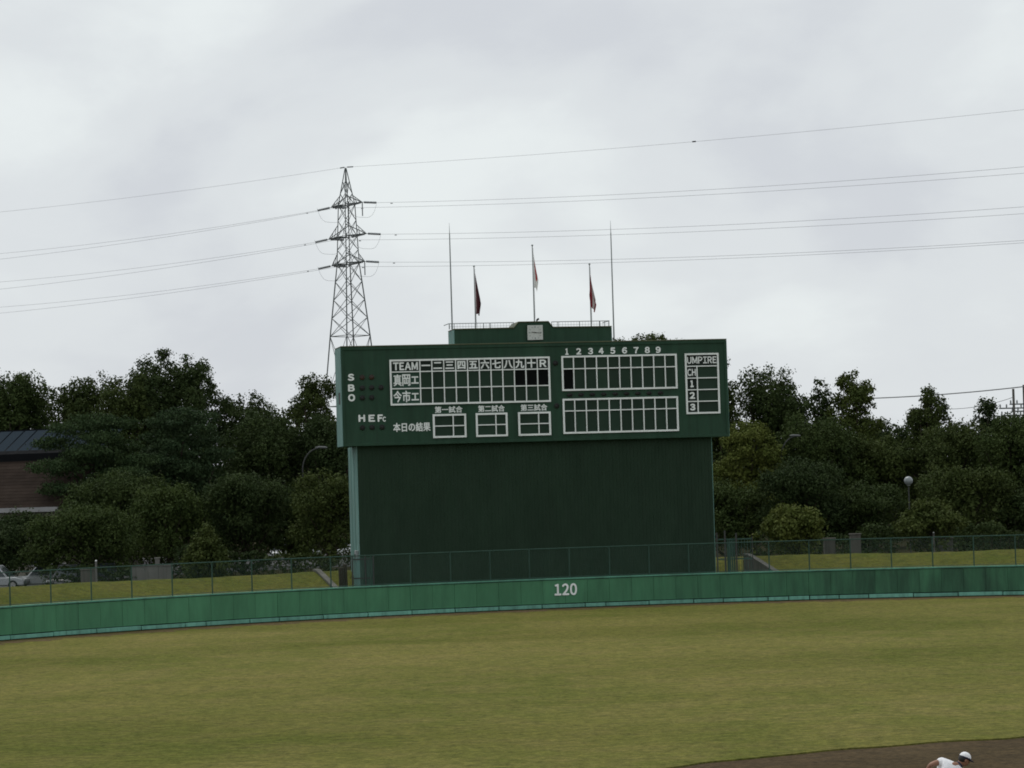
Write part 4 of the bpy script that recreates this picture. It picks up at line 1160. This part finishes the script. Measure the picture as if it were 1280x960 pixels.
def car(loc, rz, paint, lab, van=False):
    o = empty('parked_car', loc, rz); tag(o, lab, 'car', 'cars parked beyond the bank')
    Lc, Wc, Hc = (3.9, 1.62, 1.5) if not van else (3.4, 1.47, 1.75)
    hb = 0.78
    prof = [(-Lc/2, .28), (-Lc/2+.06, .62), (-Lc/2+.14, hb), (Lc/2-.55, hb), (Lc/2-.08, .66), (Lc/2, .5), (Lc/2-.02, .28)]
    MB().prism([(x, -Wc/2, z) for x, z in prof], (0, Wc, 0)).build('body', paint, o, bevel=0.05)
    cab0, cab1 = -Lc/2+.12, Lc/2-(1.05 if not van else .55)
    ct0, ct1 = -Lc/2+.38, Lc/2-(1.75 if not van else .95)
    def ring(x, z, w): return (x, -w, z), (x, w, z)
    wb, wt_ = Wc/2-.04, Wc/2-.2
    q = [(cab0, -wb, hb-.01), (cab1, -wb, hb-.01), (cab1, wb, hb-.01), (cab0, wb, hb-.01), (ct0, -wt_, Hc), (ct1, -wt_, Hc), (ct1, wt_, Hc), (ct0, wt_, Hc)]
    cabin = MB().hexa(q).build('cabin', paint, o, bevel=0.04)
    def pane(a, b, c, d, out):
        a, b, c, d = map(Vector, (a, b, c, d)); cen = (a+b+c+d)/4
        pts = [cen+(p-cen)*0.86 for p in (a, b, c, d)]
        nrm = (b-a).cross(d-a).normalized()
        if nrm.dot(Vector(out)) < 0: nrm = -nrm
        pts = [p+nrm*0.006 for p in pts]
        MB().prism(pts, nrm*0.006).build('window', M['glass'], cabin)
    pane(q[1], q[2], q[6], q[5], (1, 0, .3)); pane(q[0], q[3], q[7], q[4], (-1, 0, .3))
    for s_, (i0, i1, i2, i3) in ((-1, (0, 1, 5, 4)), (1, (3, 2, 6, 7))):
        a, b, c, d = [Vector(q[i]) for i in (i0, i1, i2, i3)]
        m0, m1 = a.lerp(b, .48), d.lerp(c, .48)
        pane(a, m0, m1, d, (0, s_, 0)); pane(m0, b, c, m1, (0, s_, 0))
    for x in (-Lc/2+.7, Lc/2-.72):
        for s_ in (-1, 1):
            w = MB().tube([(x, s_*(Wc/2-.17), .3), (x, s_*(Wc/2+.01), .3)], .3, 16).build('wheel', M['tyre'], o)
            MB().tube([(x, s_*(Wc/2+.011), .3), (x, s_*(Wc/2+.02), .3)], .19, 12).build('rim', M['chrome'], w)
    for s_ in (-1, 1):
        MB().box(Lc/2-.10, Lc/2+.015, s_*.6-.16, s_*.6+.16, .52, .66).build('headlight', M['lens'], o, bevel=.02)
        MB().box(-Lc/2-.012, -Lc/2+.08, s_*.66-.09, s_*.66+.09, .5, .78).build('tail_light', M['redlens'], o, bevel=.02)
    MB().box(Lc/2-.03, Lc/2+.02, -.24, .24, .36, .5).build('number_plate', M['fascia'], o)
    MB().box(-Lc/2-.02, -Lc/2+.03, -.24, .24, .42, .56).build('number_plate', M['fascia'], o)
    return o
def cp_(px_, Y): q = at(px_, 690, Y); return (q.x, Y, GZ+.01)
car(cp_(351, 226), rad(-92), M['carwhite'], 'white car facing the field, first beyond the low hedge', True)
car(cp_(390, 227), rad(-88), M['carwhite'], 'white car in the middle of the row beyond the hedge')
car(cp_(427, 226), rad(-95), M['carwhite'], 'white car partly hidden by the scoreboard left column')
car(cp_(-4, 169), rad(-8), M['carsilver'], 'pale car at the left edge under the trees')
car(cp_(52, 170), rad(-172), M['carsilver'], 'silver car behind the thin trunks, second from the left edge')
car(cp_(86, 166), rad(-100), M['cardark'], 'dark car left of the low grey wall')
car(cp_(130, 167), rad(-80), M['cardark'], 'dark car with bright headlights beside the big rounded tree')

# low concrete walls and pillars
def slab(name, px0, px1, Y, z0, h, th, mat, lab, cat='wall', cap=True):
    a_, b_ = at(px0, 700, Y), at(px1, 700, Y); w = b_.x-a_.x
    o = empty(name, (a_.x, Y, z0)); tag(o, lab, cat)
    n = max(1, round(w/0.9))
    for i in range(n):
        MB().box(w*i/n+.004, w*(i+1)/n-.004, 0, th, 0, h).build('block', mat, o, bevel=.012)
    if cap: MB().box(-.04, w+.04, -.04, th+.04, h+.002, h+.07).build('coping', mat, o, bevel=.01)
    return o
slab('low_concrete_wall', 164.5, 214, 164, 1.0, 1.30, .3, M['conc'], 'low grey concrete wall on the left bank crest')
slab('stone_pillar', 193.5, 199, 165, 1.0, 1.72, .28, M['conc'], 'pale stone pillar rising behind the low grey wall', 'pillar')
slab('low_concrete_wall', 100, 118, 162.5, 1.0, 1.22, .3, M['conc_dark'], 'short grey concrete wall between the two dark cars')
slab('gate_pillar', 1031, 1045, 165, 1.0, 1.70, .5, M['conc_dark'], 'squat dark concrete pillar behind the right fence', 'pillar')
slab('gate_pillar', 1064, 1077, 165, 1.0, 1.92, .5, M['conc_dark'], 'pale squat concrete pillar behind the right fence', 'pillar')
slab('low_concrete_wall', 1173, 1192, 164, 1.0, 1.55, .3, M['conc_dark'], 'low dark concrete wall under the right mounded shrub')
for px_, h, lab in ((1168, 1.95, 'white marker post in front of the right mounded shrub'), (120, 1.75, 'pale marker post by the short grey wall at left')):
    q = at(px_, 700, 162); o = empty('marker_post', (q.x, 162, 1.0)); tag(o, lab, 'post', 'marker posts')
    MB().tube([(0, 0, 0), (0, 0, h)], 0.06, 8).build('shaft', M['conc'], o); MB().lathe([(.062, h), (.05, h+.05), (.001, h+.07)], 8).build('cap', M['white'], o)

# lamps
def arm_lamp(px_, pyt, Y, reach, lab):
    tp = at(px_, pyt, Y); o = empty('street_lamp', (tp.x, Y, 1.0)); tag(o, lab, 'street lamp', 'curved-arm street lamps')
    h = tp.z-1.0; pts = [(0, 0, 0), (0, 0, h*.5), (0, 0, h-1.5)]
    for k in range(1, 9):
        t = k/8*PI/2; pts.append((1.15*(1-math.cos(t)), 0, h-1.5+1.45*math.sin(t)))
    pts.append((reach-.5, 0, h))
    MB().tube(pts, 0.045, 8).build('pole', M['lamp_pole'], o)
    MB().tube([(reach-.55, 0, h), (reach-.3, 0, h+.02), (reach+.15, 0, h-.01), (reach+.25, 0, h-.02)], [.04, .075, .07, .03], 8).build('lamp_head', M['lamp_far'], o)
arm_lamp(377.5, 560, 186, 1.45, 'curved-arm street lamp left of the scoreboard')
arm_lamp(976, 545, 203, 1.2, 'curved-arm street lamp among the trees right of the scoreboard')
q = at(1135.5, 601, 168); o = empty('globe_lamp', (q.x, 168, 1.0)); tag(o, 'park lamp with round pale globe in front of the right trees', 'street lamp')
h = q.z-1.0
MB().tube([(0, 0, 0), (0, 0, h-.27)], .04, 8).build('pole', M['lamp_pole'], o)
s_ = MB().lathe([(.27*math.sin(PI*k/12), -.27*math.cos(PI*k/12)) for k in range(13)], 20, (0, 0, h)); s_.smooth = True
s_.build('globe', M['globe'], o)
MB().lathe([(.10, -.30), (.12, -.24), (.09, -.2)], 12, (0, 0, h)).build('collar', M['galv'], o)

# utility poles at the right and their lines
def upole(px_, pyt, Y, lab):
    tp = at(px_, pyt, Y); o = empty('utility_pole', (tp.x, Y, 1.0), rad(20)); tag(o, lab, 'utility pole', 'utility poles'); h = tp.z-1.0
    MB().tube([(0, 0, 0), (0, 0, h)], .17, 8, .11).build('pole', M['conc_dark'], o)
    for zz, w in ((h-1.75, 1.5), (h-2.4, 1.35)):
        MB().box(-w, w, -.06, .06, zz-.06, zz+.06).build('cross_arm', M['pylon'], o)
        for x in (-w+.1, -w*.5, w*.5, w-.1):
            MB().lathe([(.03, 0), (.09, .1), (.05, .16), (.09, .22), (.02, .33)], 7, (x, 0, zz+.06)).build('insulator', M['insul'], o)
    return o
upole(1266.5, 486, 250, 'left of the two concrete utility poles on the right skyline')
upole(1279.5, 481, 252, 'right of the two concrete utility poles, at the frame edge')
for (p0, p1, r_, lab) in ((at(1040, 499, 262), at(1340, 475.5, 240), .05, 'thick overhead cable crossing behind the right treetops'),
                          (at(1175, 511, 262), at(1268, 496, 250), .025, 'thin overhead cable leading to the utility poles')):
    o = empty('overhead_cable', p0); tag(o, lab, 'cable'); 
    MB().tube([p-p0 for p in catenary(p0, p1, .35, 24)], r_, 5).build('cable', M['wire'], o)

# ------------------------------------------------------------------ player
def skin_mesh(name, verts, edges, radii, root=0, sub=2):
    me = bpy.data.meshes.new(name); me.from_pydata(verts, edges, []); o = bpy.data.objects.new(name, me); col.objects.link(o)
    sk_ = o.modifiers.new('skin', 'SKIN'); sk_.use_smooth_shade = True
    lay = me.skin_vertices[0].data
    for i, r_ in enumerate(radii): lay[i].radius = (r_, r_) if not isinstance(r_, tuple) else r_; lay[i].use_root = (i == root)
    sb_ = o.modifiers.new('sub', 'SUBSURF'); sb_.levels = sub; sb_.render_levels = sub
    bpy.context.view_layer.update()
    m2 = bpy.data.meshes.new_from_object(o.evaluated_get(bpy.context.evaluated_depsgraph_get()))
    bpy.data.objects.remove(o); m2.name = name
    m2.polygons.foreach_set('use_smooth', [True]*len(m2.polygons))
    return m2
YP = 50.0
hd = at(1205.5, 948.5, YP)                       # head centre
PL = empty('person', (hd.x-0.28, YP, 0.0)); tag(PL, 'bent-over player in white jersey and white cap with navy brim on the infield dirt', 'person')
ho = hd-Vector(PL.location)                      # head centre in local coords
# local x to the right of the picture, y away, z up; back turned to the camera, leaning right and away
nk = ho+Vector((-0.10, 0.0, -0.11)); shL = ho+Vector((-0.43, -0.06, -0.03)); shR = ho+Vector((-0.06, 0.02, -0.22))
ch = (shL+shR)/2+Vector((-0.02, -0.03, -0.05)); pel = Vector((-0.25, -0.22, 0.62)); wa = ch.lerp(pel, .55)+Vector((0, -.03, .02))
elL = shL+Vector((-0.205, -0.08, -0.045)); wrL = elL+Vector((-0.10, 0.10, -0.19)); elR = shR+Vector((0.14, 0.14, -0.24)); wrR = elR+Vector((0.06, 0.16, -0.18))
hipL, hipR = pel+Vector((-.13, 0, -.04)), pel+Vector((.10, .04, -.05))
knL, knR = Vector((-.52, -.05, .40)), Vector((.22, .12, .38)); anL, anR = Vector((-.58, -.30, .09)), Vector((.18, -.14, .09))
V = [pel, wa, ch, nk, ho, shL, elL, wrL, shR, elR, wrR, hipL, knL, anL, hipR, knR, anR, ho+Vector((.02, .01, .05))]
E_ = [(0, 1), (1, 2), (2, 3), (3, 4), (4, 17), (2, 5), (5, 6), (6, 7), (2, 8), (8, 9), (9, 10), (0, 11), (11, 12), (12, 13), (0, 14), (14, 15), (15, 16)]
Rr = [.14, .13, .15, .058, .088, .068, .046, .03, .068, .046, .03, .10, .066, .045, .10, .066, .045, .075]
link('body', skin_mesh('body', V, E_, Rr), M['skin'], PL)
# jersey, trousers
slL, slR = shL.lerp(elL, .42), shR.lerp(elR, .45)
link('jersey', skin_mesh('jersey', [pel+Vector((0, 0, .06)), wa, ch, ch.lerp(nk, .72), shL, slL, shR, slR], [(0, 1), (1, 2), (2, 3), (2, 4), (4, 5), (2, 6), (6, 7)], [.165, .16, .185, .085, .088, .077, .088, .077]), M['shirt'], PL)
link('collar', skin_mesh('collar', [ch.lerp(nk, .6), nk, nk.lerp(ho, .45)], [(0, 1), (1, 2)], [.088, .076, .07]), M['navy'], PL)
link('undershirt_sleeve', skin_mesh('undershirt_sleeve', [slR.lerp(elR, -.1), elR, elR.lerp(wrR, .5)], [(0, 1), (1, 2)], [.06, .052, .044]), M['navy'], PL)
link('trousers', skin_mesh('trousers', [pel+Vector((0, 0, .03)), hipL, knL, knL.lerp(anL, .55), hipR, knR, knR.lerp(anR, .55)], [(0, 1), (1, 2), (2, 3), (0, 4), (4, 5), (5, 6)], [.16, .118, .085, .068, .118, .085, .068]), M['shirt'], PL)
for kn, an in ((knL, anL), (knR, anR)):
    link('sock', skin_mesh('sock', [kn.lerp(an, .5), an], [(0, 1)], [.06, .05]), M['navy'], PL)
    link('shoe', skin_mesh('shoe', [an+Vector((-.02, -.06, -.04)), an+Vector((.02, .06, -.045)), an+Vector((.06, .17, -.055))], [(0, 1), (1, 2)], [.045, .048, .034]), M['black'], PL)
def hand(w, d, side):
    d = d.normalized(); u = d.cross(Vector((0, 1, 0.2))).normalized(); n_ = u.cross(d).normalized()
    palm = [w, w+d*.05, w+d*.09]
    vs_ = list(palm); es = [(0, 1), (1, 2)]; rs = [.028, .038, .036]
    for k, (off, ln) in enumerate(((-.03, .062), (-.01, .072), (.01, .068), (.03, .052))):
        b0 = len(vs_); root_ = w+d*.095+u*off
        vs_ += [root_, root_+d*ln*.55+n_*.012, root_+d*ln*.85+n_*.035]; es += [(2, b0), (b0, b0+1), (b0+1, b0+2)]; rs += [.0095, .009, .0075]
    b0 = len(vs_); tr_ = w+d*.04+u*.04*side
    vs_ += [tr_, tr_+u*.03*side+d*.035+n_*.012]; es += [(1, b0), (b0, b0+1)]; rs += [.011, .009]
    return skin_mesh('hand', vs_, es, rs, 1, 1)
link('hand', hand(wrL+(wrL-elL).normalized()*-.01, wrL-elL, 1), M['skin'], PL)
gl = link('fielding_glove', skin_mesh('fielding_glove', [wrR, wrR+Vector((.03, .06, -.08)), wrR+Vector((.08, .10, -.16)), wrR+Vector((-.05, .08, -.15)), wrR+Vector((.03, .12, -.2))], [(0, 1), (1, 2), (1, 3), (1, 4)], [.05, .085, .045, .04, .05]), M['leather'], PL)
# face details and cap: the head looks right and slightly down and away
fx = Vector((0.86, 0.30, -0.38)).normalized(); ux = (Vector((0.18, 0.05, 1))-fx*Vector((0.18, 0.05, 1)).dot(fx)).normalized(); sx = fx.cross(ux).normalized()
def hp(a, b, c): return ho+fx*a+sx*b+ux*c
def blob(name, c, r, mat, parent, n=10):
    m_ = MB(); m_.smooth = True
    for i in range(n+1):
        t = PI*i/n
        for k in range(12):
            p = 2*PI*k/12; v_ = fx*(r[0]*math.sin(t)*math.cos(p))+sx*(r[1]*math.sin(t)*math.sin(p))+ux*(r[2]*math.cos(t))
            m_.v.append(tuple(c+v_))
    for i in range(n):
        for k in range(12): m_.f.append((i*12+k, i*12+(k+1) % 12, (i+1)*12+(k+1) % 12, (i+1)*12+k))
    return m_.build(name, mat, parent)
blob('face', hp(.015, 0, -.03), (.088, .072, .105), M['skin'], PL)
blob('nose', hp(.105, 0, -.035), (.02, .013, .022), M['skin'], PL, 6)
for s_ in (-1, 1):
    blob('ear', hp(-.005, s_*.078, -.03), (.022, .01, .032), M['skin'], PL, 6)
    blob('eye', hp(.088, s_*.032, -.002), (.008, .012, .008), M['hair'], PL, 6)
blob('mouth', hp(.092, 0, -.085), (.008, .022, .006), M['hair'], PL, 6)
blob('hair', hp(-.03, 0, -.005), (.085, .082, .088), M['hair'], PL)
capm = MB(); capm.smooth = True
for i in range(8):
    t = (PI/2)*i/7
    for k in range(20):
        p = 2*PI*k/20; capm.v.append(tuple(hp(.005+.112*math.cos(t)*math.cos(p), .095*math.cos(t)*math.sin(p), .022+.105*math.sin(t)**.9)))
for i in range(7):
    for k in range(20): capm.f.append((i*20+k, i*20+(k+1) % 20, (i+1)*20+(k+1) % 20, (i+1)*20+k))
cap_ = capm.build('cap', M['shirt'], PL)
bm_ = MB()
for (za, zb_) in ((.018, .026),):
    K = 12; top_, bot = [], []
    for k in range(K+1):
        p = -1.25+2.5*k/K
        i_, o_ = (.10*math.cos(p), .096*math.sin(p)), (.10*math.cos(p)+.095*math.cos(p*.6), .096*math.sin(p)*1.02)
        for (zz) in (za, zb_):
            bm_.v.append(tuple(hp(i_[0], i_[1], zz))); bm_.v.append(tuple(hp(o_[0], o_[1], zz-.02)))
    for k in range(K):
        b = k*4; bm_.f += [(b, b+1, b+5, b+4), (b+2, b+6, b+7, b+3), (b+1, b+3, b+7, b+5), (b, b+4, b+6, b+2)]
bm_.build('brim', M['navy'], cap_)
band = MB()
for k in range(24):
    p0, p1 = 2*PI*k/24, 2*PI*(k+1)/24
    band.poly([hp(.005+.114*math.cos(p0), .097*math.sin(p0), .012), hp(.005+.114*math.cos(p1), .097*math.sin(p1), .012), hp(.005+.113*math.cos(p1), .096*math.sin(p1), .034), hp(.005+.113*math.cos(p0), .096*math.sin(p0), .034)])
band.build('cap_band', M['navy'], cap_)
#print('LEAVES', LEAFN[0], 'TRIS', sum(len(o.data.polygons) for o in scene.objects if o.type == 'MESH'))
